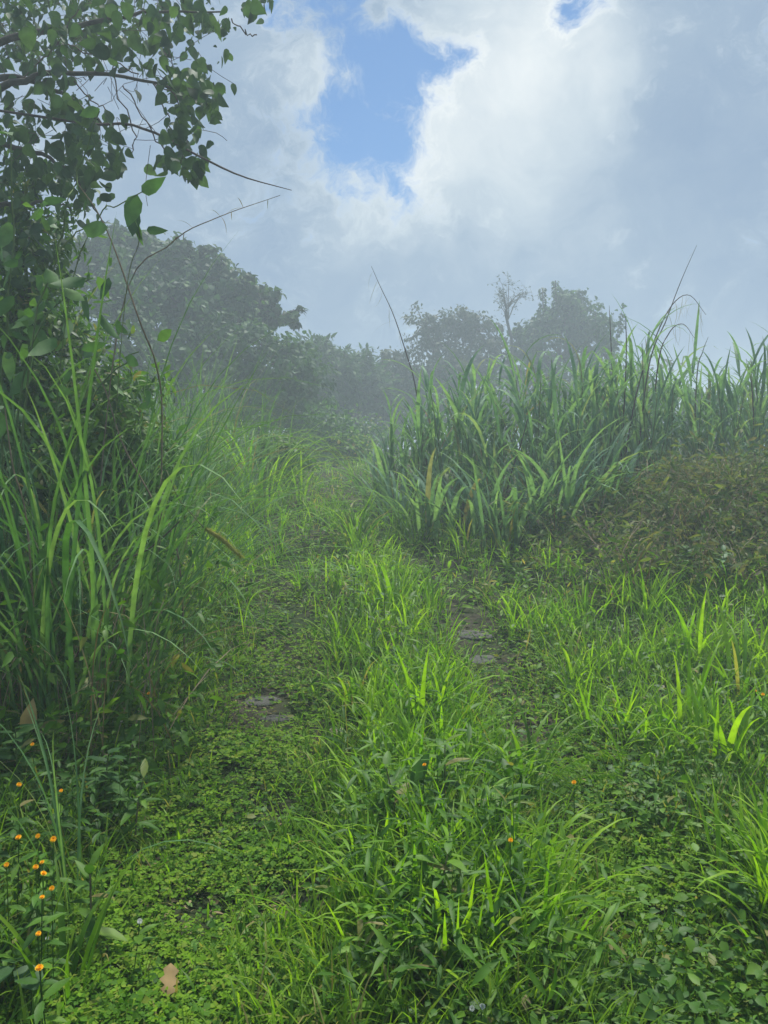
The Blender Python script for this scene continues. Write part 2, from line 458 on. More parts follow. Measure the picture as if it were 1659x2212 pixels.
def rdir(n, zmin=-1, zmax=1):
    z = rng.uniform(zmin, zmax, n); a = rng.uniform(0, 2 * np.pi, n); s = np.sqrt(np.maximum(0, 1 - z * z))
    return np.stack([s * np.cos(a), s * np.sin(a), z], -1)

# ------------------------------------------------------------------ ground
def build_ground():
    ys = np.concatenate([np.linspace(-40, 0, 12, endpoint=False), np.arange(0, 24, 0.16), np.linspace(24, 150, 40)])
    xs = np.concatenate([np.linspace(-110, -9, 24, endpoint=False), np.arange(-9, 9, 0.16), np.linspace(9, 110, 24)])
    X, Y = np.meshgrid(xs, ys)
    Z = zt(X, Y) + rng.normal(0, 0.008, X.shape) * (np.abs(X) < 9)
    V = np.stack([X, Y, Z], -1).reshape(-1, 3)
    nx = len(xs); i = np.arange(len(ys) - 1)[:, None]; j = np.arange(nx - 1)[None]
    F = np.stack([i * nx + j, i * nx + j + 1, (i + 1) * nx + j + 1, (i + 1) * nx + j], -1).reshape(-1, 4)
    m, n, l = new_mat('ground')
    out = n.new('ShaderNodeOutputMaterial'); pr = n.new('ShaderNodeBsdfPrincipled'); pr.inputs['Roughness'].default_value = 0.95
    pr.inputs['Specular IOR Level'].default_value = 0.15
    tc = n.new('ShaderNodeTexCoord')
    a = n.new('ShaderNodeTexNoise'); a.inputs['Scale'].default_value = 9; a.inputs['Detail'].default_value = 9; a.inputs['Roughness'].default_value = 0.7
    b = n.new('ShaderNodeTexNoise'); b.inputs['Scale'].default_value = 1.3; b.inputs['Detail'].default_value = 6
    for q in (a, b): l.new(tc.outputs['Object'], q.inputs['Vector'])
    r1 = n.new('ShaderNodeValToRGB')
    r1.color_ramp.elements[0].position = 0.35; r1.color_ramp.elements[0].color = (0.022, 0.02, 0.013, 1)
    r1.color_ramp.elements[1].position = 0.72; r1.color_ramp.elements[1].color = (0.085, 0.075, 0.052, 1)
    l.new(a.outputs[0], r1.inputs[0])
    r2 = n.new('ShaderNodeValToRGB')
    r2.color_ramp.elements[0].position = 0.42; r2.color_ramp.elements[1].position = 0.6
    l.new(b.outputs[0], r2.inputs[0])
    mx = n.new('ShaderNodeMix'); mx.data_type = 'RGBA'
    l.new(r2.outputs[0], mx.inputs['Factor']); l.new(r1.outputs[0], mx.inputs['A']); mx.inputs['B'].default_value = (0.026, 0.045, 0.012, 1)
    l.new(mx.outputs['Result'], pr.inputs['Base Color'])
    bp = n.new('ShaderNodeBump'); bp.inputs['Strength'].default_value = 0.9; bp.inputs['Distance'].default_value = 0.03
    l.new(a.outputs[0], bp.inputs['Height']); l.new(bp.outputs[0], pr.inputs['Normal'])
    l.new(pr.outputs[0], out.inputs[0])
    M['ground'] = m
    o = MB().add(V, F, 0, 0).build('ground', 'ground')
    o['kind'] = 'structure'; o['label'] = 'dark soil of the overgrown two-wheel track and its banks'
build_ground()

# bare spots of the wheel tracks: (u, v, radius across, radius along)
BARE = [(gp(u, v), a, b) for u, v, a, b in ((575, 1525, .26, .38), (610, 1550, .16, .2), (1040, 1415, .30, .45), (1010, 1345, .25, .5), (640, 1350, .12, .4), (735, 1585, .22, .2),
                                            (780, 1480, .14, .22), (430, 1985, .15, .14), (650, 1950, .20, .16), (700, 1900, .12, .1), (600, 1760, .12, .12), (1255, 2010, .14, .12), (1130, 1590, .16, .2), (500, 1690, .1, .12))]
def bareness(x, y):
    b = np.zeros_like(x)
    for p, a, c in BARE: b = np.maximum(b, np.exp(-(((x - p.x) / a) ** 2 + ((y - p.y) / c) ** 2) ** 1.5))
    return b

def scatter(n, dens, y0=1.9, y1=22.0, power=1.6, margin=1.12):
    """points of the ground in and just beside the view, thinner with distance; dens(x, y, d) in 0..1 keeps or drops them"""
    u = rng.random(n)
    k = 1 - power
    y = (y0 ** k + u * (y1 ** k - y0 ** k)) ** (1 / k)
    x = rng.uniform(-1, 1, n) * (0.5 * margin * y + 0.35)
    d = x - xc(y)
    keep = rng.random(n) < dens(x, y, d)
    x, y = x[keep], y[keep]
    return np.stack([x, y, zt(x, y)], -1), (x - xc(y))

def patch(x, y, s=1.0, ph=0.0):
    return 0.5 + 0.25 * (np.sin(2.1 * s * x + 1.3 * np.sin(1.7 * s * y + ph) + ph) + np.sin(2.7 * s * y + 1.1 * np.sin(2.3 * s * x + 2 * ph) + 1.7 * ph))

track = lambda d: np.exp(-((np.abs(d) - 0.88) / 0.40) ** 2) * np.where(d > 0, .8, 1.0)

# ------------------------------------------------------------------ uncountable ground vegetation
SMALL = [(0, 0), (0.55, 0.5), (1, 0)]
MID = [(0, 0), (0.30, 0.45), (0.62, 0.40), (1, 0)]

def clump_rnd(p, spread=0.35):
    """random value per leaf that drifts over the ground, so that paler and darker patches form"""
    return np.clip(0.85 * patch(p[:, 0], p[:, 1], 1.3, 0.8) + rng.uniform(-spread, spread, len(p)), 0.0, 0.999)

def build_cover():
    dens = lambda x, y, d: np.clip((0.30 + 0.9 * track(d) + 0.25 * (np.abs(d + 0.85) < 0.7)) * (1 - 0.93 * bareness(x, y)) * (0.55 + 0.7 * patch(x, y, 1.9, 2.2)) * (1 - 0.6 * sstep(11, 17, y)), 0, 1)
    p, d = scatter(118000, dens, 1.95, 17, 1.8)
    n = len(p)
    h = rng.uniform(0.012, 0.085, n) * (0.6 + 0.8 * patch(p[:, 0], p[:, 1], 3.1, 1.0))
    top = p + np.stack([rng.normal(0, .02, n), rng.normal(0, .02, n), h], -1)
    r = clump_rnd(p)
    a0 = rng.uniform(0, 2 * np.pi, n); s = rng.uniform(0.009, 0.021, n) * (1 + 0.11 * np.clip(p[:, 1] - 3, 0, None)) * np.where(rng.random(n) < .15, 1.45, 1.0) * (.75 + .5 * patch(p[:, 0], p[:, 1], 2.3, 7.7))
    up = nrmz(np.array([[0, 0, 1.]]) + 0.38 * rng.normal(0, 1, (n, 3)))
    mb = MB()
    for k in range(3):
        a = a0 + k * 2.094 + rng.normal(0, .15, n)
        L = np.stack([np.cos(a), np.sin(a), rng.normal(0.05, .25, n)], -1)
        add_leaves(mb, top, L, up, s, s * 0.95, SMALL, 0.22, 0.1, rnd=np.clip(r + rng.normal(0, .05, n), 0, .999))
    o = mb.build('clover_cover', 'clover', kind='stuff')
    tag(o, 'bright green clover and creeping leaves carpeting the wheel tracks', 'ground cover')
build_cover()

def build_creepers():
    dens = lambda x, y, d: np.clip((0.35 + 0.65 * (1 - track(d))) * (1 - 0.9 * bareness(x, y)) * (0.3 + patch(x, y, 1.4, 4.0)) * (1 - 0.6 * sstep(9, 15, y)), 0, 1)
    p, d = scatter(42000, dens, 1.95, 17, 1.7)
    n = len(p)
    p = p + np.stack([np.zeros(n), np.zeros(n), rng.uniform(0.01, 0.16, n) * (0.4 + 0.8 * (np.abs(d + .75) > .6))], -1)
    L = rdir(n, -0.35, 0.5)
    s = rng.uniform(0.022, 0.055, n) * (1 + 0.04 * p[:, 1])
    mb = MB()
    add_leaves(mb, p, L, nrmz(np.array([[0, 0, 1.]]) + 0.45 * rng.normal(0, 1, (n, 3))), s, s * rng.uniform(.4, .75, n), MID, 0.2, 0.25, rnd=clump_rnd(p, .4))
    o = mb.build('creeping_weeds', 'weed', kind='stuff')
    tag(o, 'small dark leaves of creeping weeds between the grasses', 'weeds')
build_creepers()

def build_short_grass():
    mb = MB()
    # fine grass everywhere, longer off the tracks
    dens = lambda x, y, d: np.clip((0.18 + 0.85 * (1 - track(d)) * (0.25 + patch(x, y, 1.1, 6.0))) * (1 - 0.9 * bareness(x, y)), 0, 1) * (1 - .75 * sstep(1.2, 1.9, d) * (y > 7.5)) * (1 - .55 * (d < -1.2) * (y < 4))
    p, d = scatter(46000, dens, 1.95, 20, 1.35)
    n = len(p)
    off = 1 - track(d)
    ln = rng.uniform(0.10, 0.26, n) * (0.55 + 0.9 * off) * (1 + 0.028 * p[:, 1])
    r = np.clip(0.75 * patch(p[:, 0], p[:, 1], 0.8, 3.3) + rng.uniform(-.35, .35, n), 0, .999)
    add_blades(mb, p, rng.uniform(0, 2 * np.pi, n), rng.uniform(0.02, 0.55, n), rng.uniform(0.2, 1.7, n), ln, rng.uniform(0.004, 0.010, n) * (1 + .05 * p[:, 1]), 4, rnd=r)
    o = mb.build('short_grass', 'grass', kind='stuff')
    tag(o, 'short green grass covering the track and verges', 'grass')
build_short_grass()

def build_broad_grass():
    mb = MB()
    strip = lambda d: np.exp(-((d - .12) / .36) ** 4)
    dens = lambda x, y, d: np.clip((1.0 * strip(d) * sstep(.25, .6, patch(x, y, 2.4, 1.5)) + .8 * sstep(1.1, 1.5, d) * sstep(.4, .75, patch(x, y, 1.6, 4.4)) * (1 - sstep(7.6, 8.6, y)) + .25 * sstep(1.4, 1.9, -d) * sstep(.4, .8, patch(x, y, 1.6, .4))) * (1 - .9 * bareness(x, y)), 0, 1)
    p, d = scatter(26000, dens, 2.3, 12, 1.4)
    # gather into small tufts
    k = len(p) // 6
    c = p[rng.integers(k, size=len(p))]
    p = c + np.stack([rng.normal(0, .035, len(p)), rng.normal(0, .035, len(p)), np.zeros(len(p))], -1); p[:, 2] = zt(p[:, 0], p[:, 1]) - .01
    n = len(p)
    add_blades(mb, p, rng.uniform(0, 6.283, n), rng.uniform(.03, .5, n), rng.uniform(.3, 1.9, n), rng.uniform(.20, .58, n), rng.uniform(.010, .022, n), 6, .3, rnd=np.clip(.15 + .6 * patch(p[:, 0], p[:, 1], 2.0, 2.0) + rng.uniform(-.3, .3, n), 0, .985))
    o = mb.build('broad_bladed_grass', 'lime', kind='stuff')
    tag(o, 'loose broad-bladed grass along the strip between the wheel tracks', 'grass')
    # taller meadow grass on the rise
    mb = MB()
    dens = lambda x, y, d: np.clip(sstep(6.5, 8.5, y) * (.9 * sstep(.9, 1.8, -d) + .35) * sstep(.2, .6, patch(x, y, .9, 1.9)) * (d < 2.6) * (1 - .93 * track(d)), 0, 1)
    p, d = scatter(15000, dens, 6.5, 20, 1.2)
    n = len(p); k = len(p) // 9
    c = p[rng.integers(k, size=n)]
    p = c + np.stack([rng.normal(0, .07, n), rng.normal(0, .07, n), np.zeros(n)], -1); p[:, 2] = zt(p[:, 0], p[:, 1]) - .01
    dd = p[:, 0] - xc(p[:, 1])
    ln = rng.uniform(.3, .62, n) * (1 + .55 * sstep(.8, 2.0, -dd))
    add_blades(mb, p, rng.uniform(0, 6.283, n), rng.uniform(.02, .4, n), rng.uniform(.3, 1.8, n), ln, rng.uniform(.010, .020, n), 6, rnd=np.clip(.3 + .6 * patch(p[:, 0], p[:, 1], .7, 3.0) + rng.uniform(-.3, .3, n), 0, .985))
    o = mb.build('meadow_grass', 'lime', kind='stuff')
    tag(o, 'knee-high green meadow grass on the rise and its left bank', 'grass')
build_broad_grass()

def build_litter():
    p, d = scatter(5200, lambda x, y, d: np.clip(.15 + .8 * track(d) + .8 * bareness(x, y), 0, 1), 1.95, 7, 1.9)
    n = len(p); p[:, 2] += rng.uniform(.004, .05, n)
    s = rng.uniform(.015, .05, n); mb = MB()
    add_leaves(mb, p, rdir(n, -.2, .2), np.array([[0, 0, 1.]]) + .4 * rng.normal(0, 1, (n, 3)), s, s * rng.uniform(.12, .5, n), MID, .3, .3)
    tag(mb.build('leaf_litter', 'drygrass', kind='stuff'), 'dry brown leaf litter scattered on the wheel tracks', 'leaf litter')
build_litter()

def weed_mass(name, label, n, dens, y0, y1, power, hgt, leaf, ratio, per, mat, lean=0.25, tilt=(0.1, 0.7), spread=.4, shape=MID):
    p, d = scatter(n, dens, y0, y1, power)
    N = len(p)
    H = rng.uniform(*hgt, N) * (0.7 + 0.6 * patch(p[:, 0], p[:, 1], 1.7, 5.0))
    az = rng.uniform(0, 2 * np.pi, N); ln = rng.uniform(0, lean, N)
    mb = MB()
    base_r = clump_rnd(p, spread)
    tip = p + np.stack([np.cos(az) * ln * H, np.sin(az) * ln * H, H], -1)
    for k in range(per):
        f = (k + 0.6 + rng.uniform(-.3, .3, N)) / per
        q = p + (tip - p) * f[:, None]
        a = az + k * 2.4 + rng.normal(0, .3, N)
        el = rng.uniform(*tilt, N)
        L = np.stack([np.cos(a) * np.cos(el), np.sin(a) * np.cos(el), np.sin(el)], -1)
        s = rng.uniform(*leaf, N) * (1.1 - 0.45 * f)
        add_leaves(mb, q, L, np.array([[0, 0, 1.]]) + 0.25 * rng.normal(0, 1, (N, 3)), s, s * rng.uniform(ratio[0], ratio[1], N), shape, 0.28, rng.uniform(.1, .55, N), rnd=np.clip(base_r + rng.normal(0, .06, N), 0, .999))
    add_blades(mb, p, az, ln * 0.6, ln * 0.6, H * 1.02, 0.005, 3, rnd=base_r * .6)
    o = mb.build(name, mat, kind='stuff')
    return tag(o, label, 'weeds')

weed_mass('verge_weeds', 'leafy dark green weeds massed along the left verge', 3300,
          lambda x, y, d: np.clip(sstep(-1.22, -1.55, d + .12 * np.sin(3 * y)) * (0.35 + .9 * patch(x, y, 2, 1)), 0, 1), 1.95, 12, 1.9, (.20, .42), (.055, .105), (.28, .42), 9, 'weed')
weed_mass('median_weeds', 'narrow-leaved green weeds growing in the strip between wheel tracks', 3000,
          lambda x, y, d: np.clip(np.exp(-((d - .08 + .02 * np.sin(5 * y)) / .38) ** 4) * (0.35 + .8 * patch(x, y, 1.8, 2.6)), 0, 1) * (1 - bareness(x, y)), 2.1, 11, 1.7, (.26, .56), (.09, .17), (.15, .24), 9, 'median', .45, (.0, .9))
weed_mass('right_weeds', 'mixed low weeds covering the right verge below the brown mound', 3600,
          lambda x, y, d: np.clip(sstep(1.0, 1.35, d + .1 * np.sin(2.4 * y)) * (0.3 + .9 * patch(x, y, 2.2, 3.1)), 0, 1) * (1 - .5 * sstep(8, 9, y)), 1.95, 12, 1.8, (.10, .30), (.04, .10), (.25, .5), 9, 'weed')
weed_mass('meadow_weeds', 'leafy grass and weeds on the rising track ahead', 4200,
          lambda x, y, d: np.clip(sstep(6.5, 8.5, y) * (0.35 + .8 * patch(x, y, 1.1, .6)) * (d < 3.0) * (1 - .93 * track(d)), 0, 1), 6.5, 22, 1.1, (.18, .42), (.10, .20), (.16, .30), 6, 'grass', .5, (.2, 1.1))

def build_scrub():
    # brown-green scrub: half-dry leaves and thin stems over the mound on the right
    mb = MB(); ms = MB()
    N = 4200
    x = rng.uniform(1.6, 8.6, N * 2); y = rng.uniform(6.8, 11.8, N * 2)
    d = x - xc(y)
    k = (d > 1.7) & (y > 7.4 - .25 * (x - 3))  & (rng.random(N * 2) < np.clip(.2 + 1.1 * sstep(2.0, 3.6, d), 0, 1))
    x, y = x[k][:N], y[k][:N]
    i = rng.integers(len(x) // 14, size=len(x)); x = x[i] + rng.normal(0, .12, len(x)); y = y[i] + rng.normal(0, .12, len(y))
    n = len(x)
    p = np.stack([x, y, zt(x, y)], -1)
    az = rng.uniform(0, 2 * np.pi, n); H = rng.uniform(.25, .62, n) * (.6 + .9 * rng.random(len(x))[i])
    r0 = np.clip(0.25 + .55 * rng.random(len(x))[i] + rng.uniform(-.22, .22, n), 0, .999)
    c = add_blades(ms, p, az, rng.uniform(.05, .7, n), rng.uniform(.4, 2.2, n), H * 1.5, rng.uniform(.005, .012, n), 6)
    for j in range(6):
        f = rng.integers(1, 7, n)
        q = c[np.arange(n), f] + rng.normal(0, .04, (n, 3))
        L = rdir(n, -.8, .6); s = rng.uniform(.06, .15, n)
        add_leaves(mb, q, L, rdir(n, .1, 1), s, s * rng.uniform(.18, .40, n), MID, .25, .4, rnd=np.clip(r0 + rng.normal(0, .10, n), 0, .999))
    o = mb.build('mound_scrub', 'scrub', kind='stuff'); tag(o, 'brown-green half-dry scrub leaves covering the mound', 'scrub')
    o = ms.build('mound_scrub_stems', 'scrubstem', kind='stuff'); tag(o, 'thin brown stems tangled over the scrub mound', 'scrub')
build_scrub()

def build_left_thicket():
    # tangled thin dry stems and small leaves under the tall grass at the left edge
    mb = MB(); ms = MB()
    n = 900
    y = rng.uniform(3.8, 9.5, n); x = -rng.uniform(.34, .64, n) * y + rng.normal(0, .12, n) + .1
    p = np.stack([x, y, zt(x, y)], -1)
    H = rng.uniform(.4, 1.3, n)
    c = add_blades(ms, p, rng.uniform(0, 2 * np.pi, n), rng.uniform(0, .9, n), rng.uniform(.1, 1.5, n), H * 1.2, rng.uniform(.004, .010, n), 6)
    r0 = rng.random(n)
    for j in range(9):
        f = rng.integers(1, 7, n)
        q = c[np.arange(n), f] + rng.normal(0, .05, (n, 3))
        s = rng.uniform(.05, .13, n)
        add_leaves(mb, q, rdir(n, -.8, .4), rdir(n, .0, 1), s, s * rng.uniform(.22, .5, n), MID, .25, .35, rnd=np.clip(r0 + rng.normal(0, .15, n), 0, .95))
    o = mb.build('thicket_leaves', 'weed', kind='stuff'); tag(o, 'dark tangle of small leaves filling the left thicket', 'undergrowth')
    o = ms.build('thicket_stems', 'scrubstem', kind='stuff'); tag(o, 'thin dry stems tangled inside the left thicket', 'undergrowth')
build_left_thicket()

# ------------------------------------------------------------------ copies of a few leaf shapes
def blade_set(n, mat, length, width, pitch, bend, K=8, fold=.35, swirl=.5):
    out = []
    for i in range(n):
        mb = MB()
        add_blades(mb, [(0, 0, 0)], 0.0, rng.uniform(*pitch), rng.uniform(*bend), rng.uniform(*length), rng.uniform(*width), K, fold, rnd=rng.random() * .25, swirl=[rng.uniform(-swirl, swirl)], power=rng.uniform(1.2, 2.2))
        out.append(mb.mesh('blade', mat))
    return out

BL_GRASS = blade_set(12, 'grass', (.9, 1.1), (.026, .046), (.05, .5), (.4, 2.3))
BL_LIME = blade_set(12, 'lime', (.9, 1.1), (.026, .046), (.03, .45), (.2, 2.1))
BL_TALL = blade_set(14, 'tallgrass', (.9, 1.1), (.006, .012), (.03, .5), (.3, 2.4), 10)
BL_CANE = blade_set(12, 'cane', (.9, 1.1), (.040, .060), (.08, .50), (.5, 2.3), 9)
BL_CANE_SLIM = blade_set(10, 'cane', (.9, 1.1), (.020, .032), (.05, .55), (.8, 2.6), 9)
BL_FOUNT = blade_set(10, 'lime', (.9, 1.1), (.010, .018), (.03, .5), (1.0, 2.6), 12)
BL_DROOP = blade_set(12, 'tallgrass', (.9, 1.1), (.006, .014), (.05, .35), (1.6, 2.9), 12)
BL_DRY = blade_set(6, 'drygrass', (.9, 1.1), (.006, .012), (.2, .9), (.8, 2.2), 7)

def put(me, name, parent, loc, rz, s, tilt=0.0):
    o = bpy.data.objects.new(name, me); col.objects.link(o); o.parent = parent
    o.location = loc; o.rotation_euler = (tilt, 0, rz); o.scale = (s, s, s)
    return o

def tussock(label, loc, n, ln, sets, rad=.07, name='grass_tussock', group='grass tussocks on the track', lo=.55, aim=None, sp=math.pi):
    t = thing(name, label, 'grass', loc, group)
    for i in range(n):
        me = sets[rng.integers(len(sets))]
        a = rng.uniform(0, 2 * math.pi); r = rad * math.sqrt(rng.random())
        x, y = r * math.cos(a), r * math.sin(a)
        rz = a + rng.normal(0, .7) if aim is None else aim + rng.uniform(-sp, sp)
        put(me, 'blade', t, (x, y, float(zt(loc[0] + x, loc[1] + y)) - loc[2] - .01), rz, ln * rng.uniform(lo, 1.05))
    return t

LG, GG = BL_LIME, BL_GRASS
TUSS = [
    ('large dark tussock with arching blades in mid-track beyond the seedlings', 770, 1185, 34, .95, GG + GG[:4], .16),
    ('arching grass tuft on the right flank of the large dark tussock', 860, 1165, 18, .80, GG, .12),
    ('upright lime grass tuft in the median behind the rosette tussock', 845, 1330, 16, .62, LG, .08),
    ('lime grass tuft leaning beside the right wheel track stones', 935, 1330, 12, .50, LG, .07),
    ('broad lime tussock at the left edge of the median', 735, 1415, 26, .50, LG[:5] + GG, .11),
    ('dark rosette tussock with dry base beside the bare left track', 765, 1530, 30, .46, GG, .07),
    ('bright lime tussock with long upright blades in the centre foreground', 915, 1590, 16, .78, LG, .06),
    ('leaning dark green grass tuft right of the bright centre tussock', 985, 1600, 14, .62, GG, .08),
    ('pale single-bladed tuft rising in the median near the stones', 955, 1400, 7, .46, LG, .05),
    ('small lime tuft on the left track margin', 650, 1275, 14, .46, LG, .08),
    ('low grass tuft at the end of the left wheel track', 600, 1200, 16, .50, GG, .10),
    ('thin pale grass tuft on the left verge near the white flower', 375, 1590, 8, .36, LG, .05),
    ('fine grass tuft left of the flat grey stone', 410, 1490, 16, .44, GG, .10),
    ('tall slender grass shoots at the far left foreground', 165, 2010, 12, .95, BL_TALL, .05),
    ('drooping grass tuft at the bottom left corner', 130, 2190, 12, .46, GG, .06),
    ('narrow upright grass tuft at the left foot of the frame', 60, 2230, 8, .45, BL_FOUNT, .05),
    ('small lime tuft at the bottom centre of the clover', 650, 2140, 9, .20, LG, .04),
    ('low grass tuft at the bottom edge beside white buds', 930, 2200, 10, .28, LG, .05),
    ('upright pale blade tuft in front of the narrow-leaved weeds', 860, 2060, 6, .40, LG, .04),
    ('sprawling grass fan under the drooping plume', 1130, 1720, 20, .55, GG, .10),
    ('wide arching grass tuft on the right verge slope', 1225, 1470, 14, .50, GG, .10),
    ('lime grass row at the foot of the brown mound, left end', 1130, 1350, 14, .50, LG, .14),
    ('lime grass row at the foot of the brown mound, middle', 1260, 1345, 18, .62, LG, .16),
    ('lime grass row at the foot of the brown mound, right end', 1385, 1340, 20, .66, LG + GG[:3], .16),
    ('tall slender grass shoot standing alone on the right verge', 1285, 1600, 5, .55, LG, .03),
    ('bright arching grass tuft above the round-leaved seedling', 1475, 1620, 12, .72, LG, .06),
    ('bright drooping grass tuft at the right edge', 1560, 1680, 14, .70, LG, .07),
    ('broad-bladed grass tuft below the right edge scrub', 1600, 1520, 12, .72, GG + LG[:3], .08),
    ('long arching grass on the right verge by the mound', 1500, 1440, 10, .78, LG, .07),
    ('grass tuft at the right edge of the frame, half cut off', 1650, 1700, 10, .60, GG, .06),
    ('lime grass tuft by the bend of the track', 640, 1090, 24, .80, LG, .22),
    ('pale grass tuft left of the track bend', 560, 1120, 22, .80, LG, .24),
    ('small grass tuft in front of the track bend', 590, 1160, 16, .55, LG, .16),
    ('upright sedge tuft at the far end of the track', 800, 985, 20, 1.25, GG, .22),
    ('grass tuft at the near foot of the cane wall', 900, 1180, 18, .70, GG, .16),
    ('grass tuft at the middle foot of the cane wall', 1010, 1200, 16, .66, GG, .16),
    ('arching grass tuft at the far right foot of the cane wall', 1090, 1190, 18, .80, GG, .14),
    ('lone lime blade tuft on top of the brown mound', 1430, 1120, 5, .60, LG, .03),
]
for lb, u, v, n, ln, st, rad in TUSS:
    tussock(lb, gp(u, v), int(n * 1.25), ln * 1.15, st, rad * 1.1)

# ------------------------------------------------------------------ tall grass on the left bank
LEFT = [  # u of the base, depth, blade length, blades, label
    (10, 4.6, 2.1, 56, 'tall grass clump at the left frame edge, nearest the camera'),
    (150, 4.5, 2.3, 76, 'tall grass clump with pale arching leaves behind the left weeds'),
    (235, 5.2, 2.4, 78, 'tall grass clump leaning over the left wheel track'),
    (310, 5.8, 1.9, 60, 'tall grass clump nearest the bristly seed head'),
    (90, 5.6, 2.5, 62, 'dense tall grass clump deep in the left thicket'),
    (215, 6.6, 2.7, 74, 'tall grass clump under the leaning reed stem'),
    (345, 7.2, 2.1, 56, 'tall grass clump on the left bank beside the green verge'),
    (400, 9.2, 2.0, 36, 'tall grass clump midway along the left bank'),
    (470, 11.0, 1.8, 32, 'fine grass clump on the left bank near the track bend'),
    (20, 7.4, 3.0, 56, 'tall grass clump at the back of the left thicket'),
]
for u, Y, H, n, lb in LEFT:
    x = (u - 829.5) / 1659 * Y
    tussock(lb, ground_at(x, Y), int(n * 1.2), H * 1.28, BL_TALL[:9] + BL_DROOP + BL_DRY[:1], .40, 'tall_grass_clump', 'tall grass clumps on the left bank', .45)
FARL = [
    (440, 13.0, 3.0, 80, 'arching reed clump with drooping leaves under the domed tree', BL_TALL),
    (510, 13.6, 2.4, 70, 'pale dry reed clump below the domed tree', BL_TALL[:6] + BL_DRY),
    (560, 13.2, 2.3, 70, 'bright yellow-green fountain of reed leaves under the domed tree', BL_FOUNT),
    (380, 12.0, 2.3, 70, 'reed clump left of the arching reed clump', BL_TALL),
    (600, 15.5, 1.9, 60, 'short reed clump right of the yellow-green fountain', BL_TALL + BL_FOUNT[:4]),
    (350, 11.0, 2.3, 70, 'reed clump nearest the left thicket below the domed tree', BL_TALL + BL_DROOP),
    (415, 11.2, 2.2, 70, 'reed clump in the middle of the left slope', BL_TALL + BL_DROOP),
    (480, 15.0, 2.6, 80, 'tall reed clump highest on the left slope', BL_TALL + BL_DROOP),
    (545, 16.0, 2.3, 76, 'tall reed clump at the back of the left slope', BL_TALL + BL_DROOP + BL_FOUNT[:3]),
    (405, 14.5, 2.8, 80, 'tall reed clump at the back left under the domed tree', BL_TALL + BL_DROOP),
    (520, 11.8, 1.3, 34, 'low grass clump in front of the reeds', BL_TALL[:6] + BL_FOUNT[:4]),
    (460, 12.2, 1.4, 34, 'low grass clump in front of the arching reeds', BL_TALL),
]
for u, Y, H, n, lb, st in FARL:
    x = (u - 829.5) / 1659 * Y
    tussock(lb, ground_at(x, Y), n, H * 1.1, st, .45, 'reed_clump', 'reed clumps below the domed tree', .55)

# ------------------------------------------------------------------ cane wall on the right
def stalk_mesh(i):
    mb = MB()
    pts = curve([(0, 0, 0), (rng.normal(0, .03), rng.normal(0, .03), .5), (rng.normal(0, .06), rng.normal(0, .06), 1)], 7)
    add_tube(mb, pts, [.013, .006], 5, rnd=rng.random())
    return mb.mesh('stalk', 'canestalk')
STALK = [stalk_mesh(i) for i in range(5)]

def cane_clump(label, loc, H, stalks, per, rad=.32):
    t = thing('cane_clump', label, 'cane', loc, 'cane clumps of the tall wall')
    for i in range(stalks):
        a = rng.uniform(0, 2 * math.pi); r = rad * math.sqrt(rng.random())
        x, y = r * math.cos(a), r * math.sin(a)
        s = bpy.data.objects.new('stalk', STALK[rng.integers(5)]); col.objects.link(s); s.parent = t
        h = H * rng.uniform(.45, .74)
        s.location = (x, y, float(zt(loc[0] + x, loc[1] + y)) - loc[2] - .02)
        tl = rng.uniform(0, .32); s.rotation_euler = (tl * math.sin(a), -tl * -math.cos(a), 0); s.scale = (1, 1, h)
        for k in range(per):
            f = .05 + .95 * (k + rng.random()) / per
            o = put(BL_CANE[rng.integers(12)], 'leaf', s, (0, 0, f), rng.uniform(0, 6.283), 1.0)
            q = rng.uniform(.65, 1.45) * (.72 + .25 * f)
            o.scale = (q, q, q / h)
    return t

def cane_mass_mesh(H, stalks, per, rad):
    mb = MB()
    N = stalks
    a = rng.uniform(0, 2 * np.pi, N); r = rad * np.sqrt(rng.random(N)); h = H * rng.uniform(.45, .78, N)
    p = np.stack([r * np.cos(a), r * np.sin(a), np.full(N, -.05)], -1)
    c = add_blades(mb, p, a, rng.uniform(0, .15, N), rng.uniform(0, .12, N), h, .02, 4, rnd=.92)
    for k in range(per):
        f = np.clip(.03 + .97 * (k + rng.random(N)) / per, 0, .999)
        i = (f * 4).astype(int); w = (f * 4 - i)[:, None]
        q = c[np.arange(N), i] * (1 - w) + c[np.arange(N), i + 1] * w
        add_blades(mb, q, rng.uniform(0, 6.283, N), rng.uniform(.1, .6, N), rng.uniform(.5, 2.5, N), rng.uniform(.65, 1.2, N), rng.uniform(.040, .060, N), 7, swirl=rng.uniform(-.4, .4, N))
    return mb.mesh('foliage', 'cane')
CMASS = [cane_mass_mesh(2.7, 18, 9, .55) for _ in range(4)]

